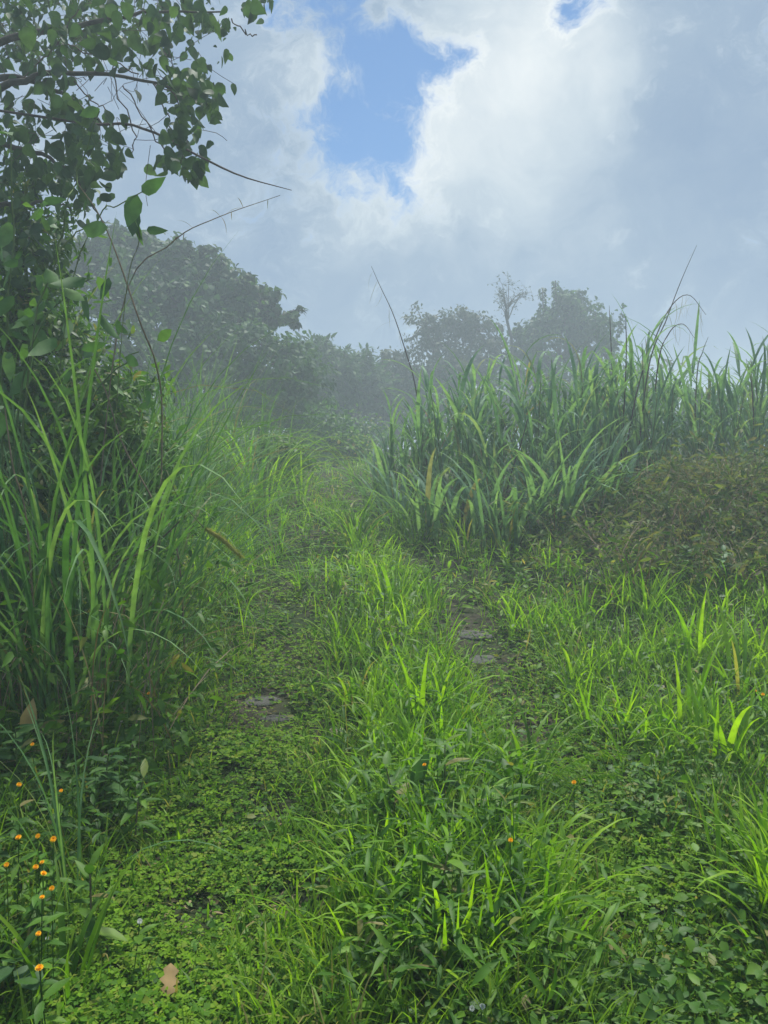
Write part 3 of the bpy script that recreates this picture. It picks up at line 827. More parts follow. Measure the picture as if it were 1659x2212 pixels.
ordn = ['first', 'second', 'third', 'fourth', 'fifth', 'sixth', 'seventh', 'eighth', 'ninth', 'tenth', 'eleventh', 'twelfth', 'thirteenth', 'fourteenth']
front = [(868, 13.4, 1.9), (925, 12.6, 2.2), (985, 12.2, 2.9), (1045, 11.9, 2.2), (1100, 11.2, 1.8), (1160, 11.8, 3.0), (1215, 11.3, 2.5), (1275, 11.8, 2.0), (1335, 12.0, 3.0), (1395, 12.3, 3.5), (1455, 12.6, 2.5), (1520, 12.8, 2.2), (1590, 12.6, 2.9), (1650, 12.8, 3.2)]
for i, (u, Y, H) in enumerate(front):
    x = (u - 829.5) / 1659 * Y
    cane_clump(f'green cane clump in front of the tall wall, {ordn[i]} from its left end', ground_at(x, Y), H, 6, 9)
back = [(905, 14.6, .85), (975, 14.0, 1.08), (1040, 13.6, .92), (1110, 13.4, .86), (1180, 13.4, 1.12), (1250, 13.4, .95), (1320, 13.8, 1.05), (1390, 14.2, 1.25), (1460, 14.4, 1.0), (1530, 14.5, .88), (1600, 14.4, 1.02), (1668, 14.4, 1.15)]
for i, (u, Y, s) in enumerate(back):
    x = (u - 829.5) / 1659 * Y
    t = thing('cane_clump', f'hazy cane clump at the back of the tall wall, {ordn[i]} from its left end', 'cane', ground_at(x, Y), 'cane clumps of the tall wall', rng.uniform(0, 6.28))
    o = link(CMASS[i % 4], 'foliage', t, 'stuff'); o.scale = (s, s, s)

for i, (u, Y, H) in enumerate(((835, 13.2, 1.4), (870, 12.0, 1.5), (930, 11.2, 1.4), (985, 10.9, 1.35), (1040, 10.6, 1.3), (1085, 10.2, 1.35), (1140, 10.6, 1.5), (1190, 10.4, 1.6), (1240, 10.7, 1.6), (1300, 10.9, 1.5))):
    x = (u - 829.5) / 1659 * Y
    tussock(f'arching young cane shoots at the foot of the wall, {ordn[i]} from the left', ground_at(x, Y), 34, H * 1.1, BL_CANE_SLIM + BL_CANE[:5], .36, 'cane_shoots', 'young cane shoots at the foot of the wall', .5)

# ------------------------------------------------------------------ trees
def blob_leaves(mb, c, rad, n, size, ratio=(.5, .8), shape=OVATE, hang=.5, per=26, spread=.105, lo=.62, zmin=-.75, flat=.0):
    """leaf clusters on and inside an uneven ellipsoid"""
    c = np.array(c, float); rad = np.array(rad, float)
    m = max(3, n // per)
    d = rdir(m, zmin, 1)
    bump = 1 + .18 * np.sin(4 * d[:, 0] + 7 * c[0]) * np.sin(5 * d[:, 2] + c[2]) + .07 * np.sin(9 * d[:, 1] + 3 * d[:, 0])
    k = rng.uniform(lo, 1.12, m) * bump * np.where(rng.random(m) < .16, 1.2, 1.0)
    cc = c + d * rad * k[:, None]
    i = rng.integers(m, size=n)
    g = rng.normal(0, 1, (n, 3)) * (spread * rad.mean())
    g[:, 2] *= .7
    p = cc[i] + g
    o = nrmz((p - c) / rad)
    s = rng.uniform(.65, 1.2, n) * size
    L = nrmz(o * (1 - hang) + np.array([[0, 0, -1.]]) * hang + .55 * rng.normal(0, 1, (n, 3)))
    Nn = nrmz(o + np.array([[0, 0, .6 + flat]]) + .45 * rng.normal(0, 1, (n, 3)))
    r = np.clip(.05 + .9 * rng.random(m)[i] + rng.uniform(-.15, .15, n), 0, .999)
    add_leaves(mb, p, L, Nn, s, s * rng.uniform(*ratio, n), shape, .2, .2, rnd=r)
    return cc

FARK = 1.45
FARHEART = [(0, .22), (.28, .5), (.66, .34), (1, 0)]
def px(u, v, Y, ru, rv, ry=None):
    if Y >= 17: Y *= FARK
    k = Y / 1659
    return P(u, v, Y), (ru * k, (ry if ry else (ru + rv) / 2) * k, rv * k)

def tree(name, label, base, blobs, leaf, mat, trunk_r=.16, limbs=None, cat='tree', group=None, bark='bark', shape=OVATE, **kw):
    """blobs: (centre, radii, leaves). The trunk rises from base and forks into a limb for every blob"""
    if base[1] > 16.9 and cat != 'bush': base = ground_at(base[0] * FARK, base[1] * FARK)
    if base[1] > 16.9:
        leaf *= 1.15; trunk_r *= 1.4; blobs = [(c, r, int(n * (.85 if name == 'vine_thicket' else 1.25))) for c, r, n in blobs]
        if shape is HEART: shape = FARHEART
    t = thing(name, label, cat, base, group)
    b = np.array(base)
    mb = MB()
    top = np.mean([np.array(c) for c, _, _ in blobs], 0); fork = b + (top - b) * .45
    tb = MB()
    add_tube(tb, curve([b - b + (0, 0, -.15), (fork - b) * .5 + rng.normal(0, .1, 3) * trunk_r * 3, fork - b], 10), [trunk_r * 1.25, trunk_r, trunk_r * .7], 8)
    for c, r, n in blobs:
        c = np.array(c)
        tw = MB()
        cc = blob_leaves(mb, c - b, r, n, leaf, shape=shape, **kw)
        mid = (fork - b) * .5 + (c - b) * .5 + rng.normal(0, .12, 3) * np.mean(r)
        add_tube(tw, curve([fork - b, mid, c - b], 8), [trunk_r * .6, trunk_r * .22], 6)
        for q in cc[rng.permutation(len(cc))[:14]]:
            add_tube(tw, curve([c - b, (c - b) * .45 + q * .55 + rng.normal(0, .06, 3) * np.mean(r), q], 5), [trunk_r * .22, trunk_r * .05], 4)
        tw.build('limb', bark, t)
    tb.build('trunk', bark, t)
    mb.build('crown', mat, t, 'stuff')
    return t

# domed, vine-covered tree on the left
tree('domed_tree', 'large domed tree with overlapping vine leaves rising left of the track', ground_at(-5.0, 20.2),
     [(*px(330, 640, 20, 150, 95), 2200), (*px(470, 690, 19.8, 110, 60), 1300), (*px(225, 560, 20.4, 62, 52), 1100), (*px(300, 545, 20.2, 62, 45), 1100), (*px(375, 570, 19.8, 55, 38), 1000), (*px(440, 590, 19.6, 55, 42), 1000),
      (*px(500, 628, 19.5, 48, 40), 850), (*px(555, 660, 19.6, 45, 38), 750), (*px(600, 690, 19.8, 38, 26), 550), (*px(180, 640, 20.4, 80, 100), 1500), (*px(400, 660, 19.0, 70, 50), 900), (*px(280, 660, 19.0, 80, 60), 1000)],
     .22, 'vine', .28, shape=HEART, hang=.55, ratio=(.7, .95), spread=.14, lo=.62, zmin=-.4)
tree('vine_thicket', 'lower mass of vine-draped shrubs below the domed tree', ground_at(-4.0, 18.0),
     [(*px(420, 800, 18, 150, 95), 3600), (*px(560, 800, 18.4, 105, 105), 3000), (*px(280, 790, 17.6, 140, 130), 3600), (*px(640, 840, 19.5, 70, 95), 1700), (*px(500, 740, 18.8, 130, 55), 1600),
      (*px(130, 780, 17.4, 120, 150), 3000), (*px(350, 900, 17.2, 150, 90), 2600), (*px(520, 900, 17.6, 130, 80), 2200), (*px(180, 900, 17.0, 130, 90), 1600)],
     .18, 'tree', .12, cat='shrub', shape=HEART, hang=.45, ratio=(.6, .9))
for lb, bx, by, bl in (
        ('dense drooping leafy bank shrub at the left edge under the overhanging branches', -3.9, 7.6, [(*px(30, 640, 7.6, 110, 130), 1500), (*px(110, 760, 7.4, 130, 110), 1700), (*px(20, 860, 7.2, 110, 130), 1400), (*px(60, 500, 7.9, 90, 90), 900)]),
        ('lower leafy bank shrub filling the left thicket beside the track', -3.0, 7.0, [(*px(200, 880, 7.2, 120, 110), 1500), (*px(280, 980, 7.0, 100, 100), 1100), (*px(120, 1000, 6.6, 140, 110), 1600), (*px(230, 1110, 6.6, 130, 90), 1100)])):
    tree('bank_shrub', lb, ground_at(bx, by), bl, .11, 'weed', .03, cat='shrub', group='leafy shrubs on the left bank', shape=LANCE, hang=.5, ratio=(.25, .45), spread=.2, per=16)
# trees closing the gap at the end of the track
tree('umbrella_tree', 'umbrella-leaved tree beside the domed tree at the end of the track', ground_at(-2.4, 26),
     [(*px(690, 800, 26, 75, 55), 1500), (*px(670, 765, 26.3, 55, 28), 700), (*px(655, 850, 25.5, 80, 60), 1200)], .34, 'tree', .13, shape=LANCE, hang=.3, ratio=(.28, .4), per=9, spread=.1)
tree('flat_topped_tree', 'flat-topped spreading tree in the middle of the gap', ground_at(-1.0, 28),
     [(*px(765, 800, 28, 62, 34), 1100), (*px(735, 830, 27.6, 70, 50), 1300), (*px(790, 850, 28.4, 70, 60), 1300)], .32, 'tree', .14, shape=LANCE, hang=.3, ratio=(.3, .45), per=9, spread=.1)
tree('small_round_tree', 'small round tree between the flat-topped tree and the cane wall', ground_at(.5, 30),
     [(*px(848, 800, 30, 45, 40), 900), (*px(830, 860, 29.5, 70, 60), 1200), (*px(880, 850, 30, 70, 70), 1100)], .24, 'brushtree', .13)
tree('dark_gap_tree', 'dark low tree deep in the gap behind the bushes', ground_at(-3.0, 33),
     [(*px(640, 890, 33, 120, 100), 1500), (*px(770, 900, 33, 120, 90), 1500), (*px(880, 900, 34, 110, 90), 1200)], .36, 'tree', .16)
# trees above the cane wall
tree('twin_crowned_tree', 'bushy dark tree with two crowns above the cane wall', ground_at(2.6, 30),
     [(*px(915, 705, 30, 36, 34), 420), (*px(945, 745, 30.2, 45, 45), 700), (*px(985, 705, 30.3, 38, 34), 800), (*px(1030, 715, 30.3, 40, 36), 800), (*px(1060, 750, 30, 36, 40), 600), (*px(960, 800, 29.8, 95, 50), 1300), (*px(1040, 800, 30, 60, 50), 900)], .19, 'brushtree', .2, spread=.18)
tree('vine_draped_tree', 'dome-shaped vine-draped tree behind the right cane wall', ground_at(6.9, 30),
     [(*px(1215, 695, 30, 62, 48), 1300), (*px(1160, 720, 29.8, 48, 40), 800), (*px(1275, 715, 29.8, 46, 40), 700), (*px(1230, 655, 30.2, 40, 24), 500), (*px(1130, 755, 30, 34, 40), 350), (*px(1210, 770, 30, 100, 50), 650), (*px(1180, 830, 30, 100, 50), 600), (*px(1290, 770, 30, 40, 45), 300)],
     .24, 'vine', .2, shape=HEART, hang=.5, ratio=(.6, .9), spread=.15)
tree('low_background_tree', 'low hazy tree mass below the twin-crowned and vine-draped trees', ground_at(4.6, 34),
     [(*px(1000, 860, 34, 120, 90), 1200), (*px(1120, 850, 34, 110, 90), 1200), (*px(1240, 860, 34, 120, 90), 1200), (*px(1350, 880, 34, 120, 80), 900)], .36, 'brushtree', .16)

tree('far_scrub_tree', 'low hazy scrub trees glimpsed through the right end of the cane wall', ground_at(11.0, 25),
     [(*px(1420, 930, 25, 110, 80), 900), (*px(1540, 935, 25, 110, 80), 900), (*px(1650, 930, 25, 110, 85), 900), (*px(1300, 940, 24, 110, 70), 800)], .30, 'tree', .1)

# two leafy columns standing up out of the vine-draped tree are its vine-wrapped poles
for lb, u, v0, v1 in (('shorter vine-wrapped pole sticking out of the vine-draped tree', 1172, 622, 690), ('taller vine-wrapped pole at the top of the vine-draped tree', 1200, 606, 680)):
    Y = 29.6 * FARK
    base = ground_at((u - 829.5) / 1659 * Y, Y)
    t = thing('vine_pole', lb, 'pole', base, 'vine-wrapped poles')
    top = P(u, v0, Y) - base
    tb = MB(); add_tube(tb, curve([(0, 0, -.1), (.03, 0, top.z * .5), tuple(top)], 8), [.05, .04], 6); tb.build('pole', 'bark', t)
    n = 150; f = rng.uniform(.72, 1.0, n)
    a = rng.uniform(0, 6.283, n); p = np.array(top)[None] * f[:, None] + np.stack([np.cos(a) * .11, np.sin(a) * .11, 0 * a], -1)
    mb = MB(); add_leaves(mb, p, np.stack([np.cos(a), np.sin(a), -.6 + 0 * a], -1), np.stack([np.cos(a), np.sin(a), .8 + 0 * a], -1), .2, .15, OVATE); mb.build('foliage', 'vine', t, 'stuff')

def bare_tree():
    Y = 29.0 * FARK
    base = ground_at((1100 - 829.5) / 1659 * Y, Y)
    t = thing('slender_tree', 'slender nearly bare tree rising between the two dark crowns', 'tree', base)
    b = np.array(base); q = lambda u, v: np.array(P(u, v, Y)) - b
    tb = MB(); add_tube(tb, curve([(0, 0, -.1), q(1106, 760), q(1098, 705), q(1092, 672), q(1106, 648)], 16), [.10, .08, .04], 7); tb.build('trunk', 'bark', t)
    tips = []
    for i in range(15):
        tw = MB()
        s = q(1099 - 4 * rng.random(), 640 + 50 * rng.random())
        e = q(rng.uniform(1072, 1150), rng.uniform(597, 650)); e[1] += rng.normal(0, .5)
        c = curve([q(1098, 690) if i % 2 else q(1094, 670), s * .5 + e * .5 + rng.normal(0, .08, 3), e], 7, .015)
        add_tube(tw, c, [.028, .007], 4); tips.append(c[3:])
        for j in range(6):
            k = c[rng.integers(2, 7)]; e2 = k + rng.normal(0, .34, 3) + (0, 0, .12)
            c2 = curve([k, (k + e2) / 2 + rng.normal(0, .03, 3), e2], 4); add_tube(tw, c2, [.009, .004], 3); tips.append(c2[1:])
        tw.build('branch', 'bark', t)
    tp = np.concatenate(tips); tp = tp[rng.integers(len(tp), size=420)] + rng.normal(0, .04, (420, 3))
    mb = MB(); s = rng.uniform(.08, .14, 420); add_leaves(mb, tp, rdir(420, -.8, .3), rdir(420, 0, 1), s, s * .5, MID); mb.build('crown', 'brushtree', t, 'stuff')
bare_tree()

def sprig_shrub():
    Y = 27.0 * FARK
    base = ground_at((1315 - 829.5) / 1659 * Y, Y)
    t = thing('thin_sapling', 'thin sapling with sparse drooping leaves right of the vine-draped tree', 'sapling', base)
    b = np.array(base); q = lambda u, v: np.array(P(u, v, Y)) - b
    tips = []
    for u, v in ((1285, 665), (1300, 660), (1325, 675), (1345, 660), (1312, 695), (1350, 690), (1290, 700)):
        c = curve([(rng.normal(0, .06), rng.normal(0, .06), -.1), q(1308 + .2 * (u - 1310), 800) , q(1308 + .6 * (u - 1310), 735), q(u, v)], 14, .02)
        tb = MB(); add_tube(tb, c, [.035, .02, .008], 4); tips.append(c[7:]); tb.build('stem', 'bark', t)
    tp = np.concatenate(tips); n = 330; tp = tp[rng.integers(len(tp), size=n)] + rng.normal(0, .08, (n, 3))
    mb = MB(); s = rng.uniform(.16, .3, n); add_leaves(mb, tp, rdir(n, -1, .1), rdir(n, 0, 1), s, s * .55, OVATE); mb.build('crown', 'tree', t, 'stuff')
sprig_shrub()

# leafy shrubs in the gap
for lb, u, v, Y, ru, rv, n, mt in (
        ('bright green bush standing at the far end of the track', 705, 935, 17.5, 62, 55, 1300, 'broad'),
        ('dull green bush behind the bright bush at the track end', 640, 950, 19.0, 60, 50, 900, 'weed'),
        ('low bush between the bright bush and the sedge tuft', 755, 975, 17.0, 45, 40, 700, 'grass'),
        ('low leafy bush at the left of the track bend', 600, 985, 15.5, 55, 38, 700, 'weed'),
        ('dim bush under the flat-topped tree', 790, 950, 21.0, 55, 60, 700, 'weed')):
    c, r = px(u, v, Y, ru, rv)
    tree('leafy_bush', lb, ground_at(c.x, c.y), [(c, r, n), (c + Vector((r[0] * .3, 0, -r[2] * .7)), (r[0] * 1.1, r[1], r[2] * .7), n // 2)], .13, mt, .035, cat='bush', group='bushes at the end of the track', spread=.2, zmin=-.9)

for lb, u, v, Y, ru, rv, n, mt in (
        ('tangled olive bush on top of the mound at the right edge', 1590, 1060, 9.8, 90, 55, 800, 'scrub'),
        ('half-dry brown bush in the middle of the mound', 1480, 1120, 9.3, 80, 45, 700, 'scrub'),
        ('dark green low bush at the right end of the mound', 1590, 1195, 8.6, 85, 50, 700, 'weed'),
        ('brownish bush at the left end of the mound below the cane', 1340, 1170, 9.2, 70, 40, 600, 'scrub'),
        ('small green bush between the mound and the cane wall foot', 1230, 1180, 9.8, 60, 40, 500, 'weed')):
    c, r = px(u, v, Y, ru, rv)
    tree('mound_bush', lb, ground_at(c.x, c.y), [(c, r, n), (c + Vector((-r[0] * .4, 0, -r[2] * .6)), (r[0], r[1], r[2] * .7), n // 2)], .085, mt, .012, cat='bush', group='bushes on the brown mound', shape=LANCE, ratio=(.2, .4), spread=.28, per=10, lo=.4, hang=.25, bark='dead_stem')

# ------------------------------------------------------------------ overhanging tree, upper left
def leaf_mesh(name, mat, shape, w, fold, droop, wave=0.0):
    mb = MB(); add_leaves(mb, [(0, 0, 0)], (0, 0, -1), (0, 1, 0), 1.0, w, shape, fold, droop, rnd=rng.random() * .3, wave=wave)
    return mb.mesh(name, mat)
HANG = [leaf_mesh('leaf', 'overhang', HEART, rng.uniform(.62, .95), rng.uniform(.1, .7), rng.uniform(-.3, .6), .25) for _ in range(12)]
BROAD = [leaf_mesh('leaf', 'broad', OVATE, rng.uniform(.36, .58), rng.uniform(.1, .5), rng.uniform(.05, .6), .18) for _ in range(8)]

def overhanging_tree():
    base = ground_at(-5.4, 7.4)
    t = thing('overhanging_tree', 'tree reaching in at the upper left with big hanging heart-shaped leaves', 'tree', base)
    b = np.array(base)
    q = lambda u, v, Y=7.2: np.array(P(u, v, Y)) - b
    tb = MB(); add_tube(tb, curve([(0, 0, -.2), (.1, .05, 2.0), (.15, 0, 4.0), (.2, .1, 6.6)], 14), [.22, .17, .12, .05], 10); tb.build('trunk', 'bark', t)
    boughs = [[(.13, 0, 3.0), q(-60, 240), q(60, 172), q(180, 156), q(330, 180), q(425, 195)],
              [(.15, 0, 4.2), q(-60, 110), q(150, 60), q(300, 30), q(490, 25)],
              [(.12, 0, 2.6), q(-80, 330), q(60, 330), q(150, 370), q(215, 465)],
              [(.15, 0, 3.6), q(-60, 180, 7.6), q(100, 190, 7.6), q(200, 250, 7.5), q(240, 300, 7.4)],
              [(.10, 0, 2.0), q(-80, 480), q(60, 440), q(150, 450)],
              [(.18, 0, 5.0), q(-40, -60), q(200, -60), q(420, -20), q(560, -15)]]
    for c in boughs:
        mb = MB(); add_tube(mb, curve(c, 22, .012), [.045, .03, .016, .006], 6); mb.build('bough', 'bark', t)
    vines = [[q(265, 185), q(300, 235), q(335, 300), q(372, 345)], [q(160, 175), q(200, 220), q(240, 245)], [q(330, 180), q(352, 230), q(372, 280)],
             [q(240, 120), q(255, 200), q(290, 290), q(285, 330)], [q(500, 40), q(530, 70), q(555, 75)], [q(120, 60), q(170, 110), q(240, 130), q(300, 160)],
             [q(20, 190), q(110, 110), q(170, 20)], [q(330, 180), q(380, 210), q(400, 300), q(390, 360)]]
    for c in vines:
        mb = MB(); add_tube(mb, curve(c, 14, .012), .006, 4); mb.build('vine', 'twig', t)
    # fine twigs
    mb = MB()
    for i in range(150):
        u, v = rng.uniform(-40, 440), rng.uniform(-40, 330)
        a = q(u, v, rng.uniform(7, 8)); e = a + rng.normal(0, .22, 3) - (0, 0, .06)
        add_tube(mb, curve([a, (a + e) / 2 + rng.normal(0, .05, 3), e], 5), .003, 3)
    mb.build('twigs', 'twig', t, 'stuff')
    CL = [(40, 50, 80, 20), (140, 60, 60, 14), (250, 40, 70, 16), (345, 45, 55, 14), (420, 35, 50, 12), (470, 50, 28, 5), (535, 8, 16, 3), (580, 0, 10, 2), (487, 112, 6, 1),
          (395, 175, 42, 15), (440, 205, 38, 13), (392, 230, 36, 12), (455, 235, 18, 4), (385, 300, 36, 12), (420, 350, 26, 7), (370, 350, 20, 6), (425, 378, 8, 2),
          (60, 235, 70, 17), (150, 250, 50, 10), (215, 300, 55, 16), (240, 345, 26, 4), (50, 330, 80, 19), (130, 375, 60, 15), (40, 430, 70, 15), (180, 420, 50, 8), (60, 520, 70, 14), (20, 600, 60, 12), (200, 350, 40, 8),
          (330, 110, 60, 8), (200, 110, 60, 8), (90, 140, 70, 10)]
    tot = 0
    rest = MB()
    for u, v, r, n in CL:
        for i in range(int(n * 2.7)):
            Y = rng.uniform(6.4, 8.1)
            p = q(u + rng.normal(0, r * .62), v + rng.normal(0, r * .6), Y)
            s = rng.uniform(.075, .16)
            if tot < 300 and rng.random() < .45:
                o = put(HANG[rng.integers(12)], 'leaf', t, p, rng.uniform(0, 6.283), s)
                o.rotation_euler = (rng.normal(0, .6), rng.normal(0, .45), rng.uniform(0, 6.283)); tot += 1
            else:
                add_leaves(rest, [p], rdir(1, -1, -.3), rdir(1, -.3, .3), s, s * .8, HEART)
    # smaller, farther leaves behind
    u = np.concatenate([rng.uniform(-60, 250, 1300), rng.normal(260, 120, 500), rng.uniform(-60, 150, 1500), rng.uniform(-60, 230, 500)]); v = np.concatenate([rng.uniform(-40, 140, 1000), rng.uniform(200, 420, 300), rng.normal(40, 50, 500), rng.uniform(360, 760, 1500), rng.uniform(240, 480, 500)])
    u += 0; keep = (np.sin(u * .045) + np.sin(v * .05 + u * .02) > -.5)
    pts = np.array([q(a, c, rng.uniform(7.8, 9.0)) for a, c in zip(u[keep], v[keep])])
    s = rng.uniform(.05, .12, len(pts))
    add_leaves(rest, pts, rdir(len(pts), -1, .1), rdir(len(pts), -.3, .8), s, s * rng.uniform(.35, .7, len(pts)), OVATE, .2, .2)
    rest.build('crown', 'overhang', t, 'stuff')
overhanging_tree()

# ------------------------------------------------------------------ broad-leaved sapling and stems at the left edge
def sapling():
    base = ground_at(-2.55, 4.9)
    t = thing('broadleaf_sapling', 'broad-leaved sapling leaning in from the left edge above the tall grass', 'sapling', base)
    b = np.array(base); q = lambda u, v, Y=4.8: np.array(P(u, v, Y)) - b
    stems = [[(0, 0, -.1), q(40, 900), q(90, 700), q(200, 600)], [(.05, 0, -.1), q(60, 800), q(120, 560), q(180, 495)], [(.02, .05, -.1), q(10, 800), q(30, 500), q(25, 290)],
             [(0, .02, -.1), q(150, 1000), q(220, 830), q(300, 760)], [q(120, 560), q(150, 430), q(215, 240)]]
    for c in stems:
        mb = MB(); add_tube(mb, curve(c, 16, .008), [.008, .004], 5); mb.build('stem', 'canestalk', t)
    for u, v, s, ax, az in ((215, 235, .17, 1.0, .2), (28, 285, .26, .3, 0), (180, 492, .23, -1.3, .3), (140, 622, .20, -.6, .4), (95, 650, .24, .5, 0), (185, 600, .22, .9, 0), (60, 705, .28, -.8, .3),
                        (235, 600, .18, .2, 0), (35, 560, .22, 1.0, .2), (270, 772, .20, -1.2, 0), (340, 735, .20, -2.1, .3), (300, 880, .14, -1.9, .2), (120, 730, .24, .6, 0), (220, 680, .20, -.5, .5), (30, 640, .22, .7, 0),
                        (250, 830, .17, .3, .4), (180, 760, .20, -.9, .2), (60, 800, .22, .5, 0), (20, 480, .22, .2, 0), (100, 580, .2, -.4, 0), (150, 690, .18, .1, .2), (10, 760, .22, -.3, 0), (280, 690, .14, .6, 0)):
        o = put(BROAD[rng.integers(8)], 'leaf', t, q(u, v, 4.8 + rng.normal(0, .25)), 0, s * .9)
        o.rotation_euler = (rng.normal(-.3, .35), ax, az + rng.normal(0, .5))
    for i in range(75):
        u = abs(rng.normal(0, 130)); v = rng.uniform(430, 900)
        o = put(BROAD[rng.integers(8)], 'leaf', t, q(u - 15, v, 4.9 + rng.normal(0, .35)), 0, rng.uniform(.08, .17))
        o.rotation_euler = (rng.normal(-.2, .5), rng.normal(0, .9), rng.uniform(0, 6.283))
sapling()

def line_plant(name, label, cat, pts, rad, mat, group=None, extra=None):
    """one stem that starts in the ground; pts are (u, v, depth) from the foot up"""
    p = [P(*a) for a in pts]
    g = ground_at(p[0].x, p[0].y)
    t = thing(name, label, cat, g, group)
    c = curve([Vector((0, 0, -.08))] + [x - g for x in p[1:]], 22, .0)
    mb = MB(); add_tube(mb, c, rad, 5); mb.build('stem', mat, t)
    if extra: extra(t, c)
    return t

def two_leaves(t, c):
    for f, ax, s in ((.97, -2.2, .16), (.90, .3, .2)):
        o = put(BROAD[rng.integers(8)], 'leaf', t, c[int(f * 21)], 0, s); o.rotation_euler = (.2, ax, .4)
line_plant('leaning_stem', 'reddish leaning stem with a forked tip against the sky at left', 'stem', [(330, 1250, 5.6), (350, 950, 5.4), (340, 800, 5.2), (300, 690, 5.0), (250, 545, 5.0), (212, 460, 5.0), (170, 400, 5.0)], [.006, .006, .003], 'dead_stem')
line_plant('leafy_shoot', 'shoot with two curled leaves standing against the sky left of centre', 'shoot', [(60, 1300, 4.6), (140, 700, 4.6), (215, 468, 4.6), (250, 447, 4.6), (288, 425, 4.6), (312, 412, 4.6)], [.004, .004, .003], 'canestalk', None, two_leaves)
line_plant('curled_leaf_shoot', 'single drooping leaf on a thin shoot above the domed tree', 'shoot', [(200, 1300, 4.8), (265, 700, 4.8), (300, 520, 4.8), (288, 450, 4.8)], [.003, .003], 'canestalk', None,
           lambda t, c: [put(BROAD[k], 'leaf', t, c[i], z, s) for k, i, z, s in ((1, 21, .2, .19), (3, 18, 1.8, .14), (5, 17, 2.6, .13))])
line_plant('bare_arching_twig', 'long bare twig arching out into the sky at upper left', 'twig', [(-420, 700, 7.0), (-200, 330, 7.0), (205, 270, 7.0), (320, 282, 7.0), (425, 335, 7.0), (520, 380, 7.0), (630, 411, 7.0)], [.02, .012, .012, .010, .003], 'twig')

def awns(t, c):
    mb = MB()
    n = 10; f = rng.uniform(.55, .98, n); p = c[(f * 21).astype(int)]
    add_blades(mb, p, rng.uniform(0, 6.283, n), rng.uniform(.8, 2.2, n), rng.uniform(.3, 1.2, n), rng.uniform(.08, .22, n), .006, 5)
    mb.build('dry_leaves', 'drygrass', t, 'stuff')
line_plant('grass_culm', 'thin grass culm slanting against the sky above the domed tree', 'grass stalk', [(180, 1250, 6.0), (260, 680, 6.0), (370, 526, 6.0), (470, 470, 6.0), (605, 422, 6.0)], [.006, .005, .002], 'dead_stem', None, awns)
line_plant('slanting_stem', 'dark thin stem slanting across the foot of the left thicket', 'stem', [(110, 1345, 4.6), (220, 1265, 4.6), (330, 1180, 4.6), (400, 1115, 4.6)], [.006, .004], 'twig')
line_plant('dry_upright_stem', 'straw-coloured upright stem at the left edge of the thicket', 'stem', [(80, 1330, 4.3), (60, 1150, 4.3), (28, 1010, 4.3), (10, 880, 4.3)], [.006, .004], 'dead_stem')
line_plant('bent_reed_stem', 'pale bent reed stem in the middle of the left thicket', 'stem', [(400, 1330, 5.4), (385, 1200, 5.4), (330, 1080, 5.4), (265, 960, 5.4), (230, 850, 5.4), (200, 790, 5.4)], [.008, .005], 'dead_stem')

# bristly seed head hanging over the track
def seed_head():
    Y = 4.4
    g = ground_at(float(P(330, 1100, Y).x), Y)
    t = thing('bristly_seed_head', 'pale bristly foxtail seed head nodding over the left side of the track', 'seed head', g)
    q = lambda u, v: P(u, v, Y) - g
    c = curve([Vector((0, 0, -.05)), q(345, 1050), q(390, 1085), q(440, 1140)], 16); mb = MB(); add_tube(mb, c, .003, 4); mb.build('stem', 'canestalk', t)
    h = curve([q(440, 1140), q(480, 1165), q(520, 1203)], 30)
    mb = MB(); add_tube(mb, h, [.006, .011, .011, .005], 6)
    n = 900; p = h[rng.integers(30, size=n)]; tdir = nrmz((h[-1] - h[0])[None]); L = nrmz(rdir(n) + .9 * tdir)
    add_leaves(mb, p, L, rdir(n), .032, .0022, DIAMOND, 0, 0)
    mb.build('bristles', 'seedhead', t, 'stuff')
seed_head()

# ------------------------------------------------------------------ dead stalks above the cane wall
def dead_stalk(label, pts, n_leaf, ln, drop=1.2, rad=(.014, .009, .003)):
    def ex(t, c):
        for i in range(n_leaf):
            f = .5 + .48 * i / max(1, n_leaf - 1)
            o = put(BL_DRY[rng.integers(6)], 'dry_leaf', t, c[int(f * 21)], rng.uniform(0, 6.283), ln * rng.uniform(.6, 1.1)); o.rotation_euler = (0, rng.uniform(1.2, 1.2 + drop * .7), rng.uniform(0, 6.283))
    return line_plant('dead_cane_stalk', label, 'dead stalk', pts, list(rad), 'twig', 'dead cane stalks against the sky', ex)
dead_stalk('leaning dead stalk with hanging dry leaves standing alone above the gap', [(935, 1050, 13.5), (900, 850, 13.5), (878, 765, 13.5), (850, 680, 13.5), (822, 620, 13.5), (802, 575, 13.5)], 12, .55, 2.2)
dead_stalk('tall dead cane with drooping plume over the right cane wall', [(1335, 1000, 12.0), (1375, 850, 12.0), (1420, 720, 12.0), (1455, 655, 12.0), (1490, 638, 12.0), (1525, 680, 12.0)], 14, .6, 1.6)
dead_stalk('long thin bare stalk rising above the drooping plume', [(1370, 1000, 12.2), (1400, 800, 12.2), (1440, 690, 12.2), (1470, 610, 12.2), (1505, 530, 12.2)], 3, .3)
dead_stalk('short dead stalk bundle at the left of the drooping plume', [(1340, 950, 12.4), (1352, 800, 12.4), (1352, 700, 12.4), (1350, 680, 12.4)], 6, .4, 2.4)
dead_stalk('forked dead stalk near the right edge', [(1500, 950, 13.0), (1505, 820, 13.0), (1518, 760, 13.0), (1530, 728, 13.0)], 3, .35, 2.5)
dead_stalk('pinkish bare stalk beside the thin sapling', [(1330, 950, 14.0), (1322, 800, 14.0), (1318, 700, 14.0), (1316, 660, 14.0)], 3, .3)
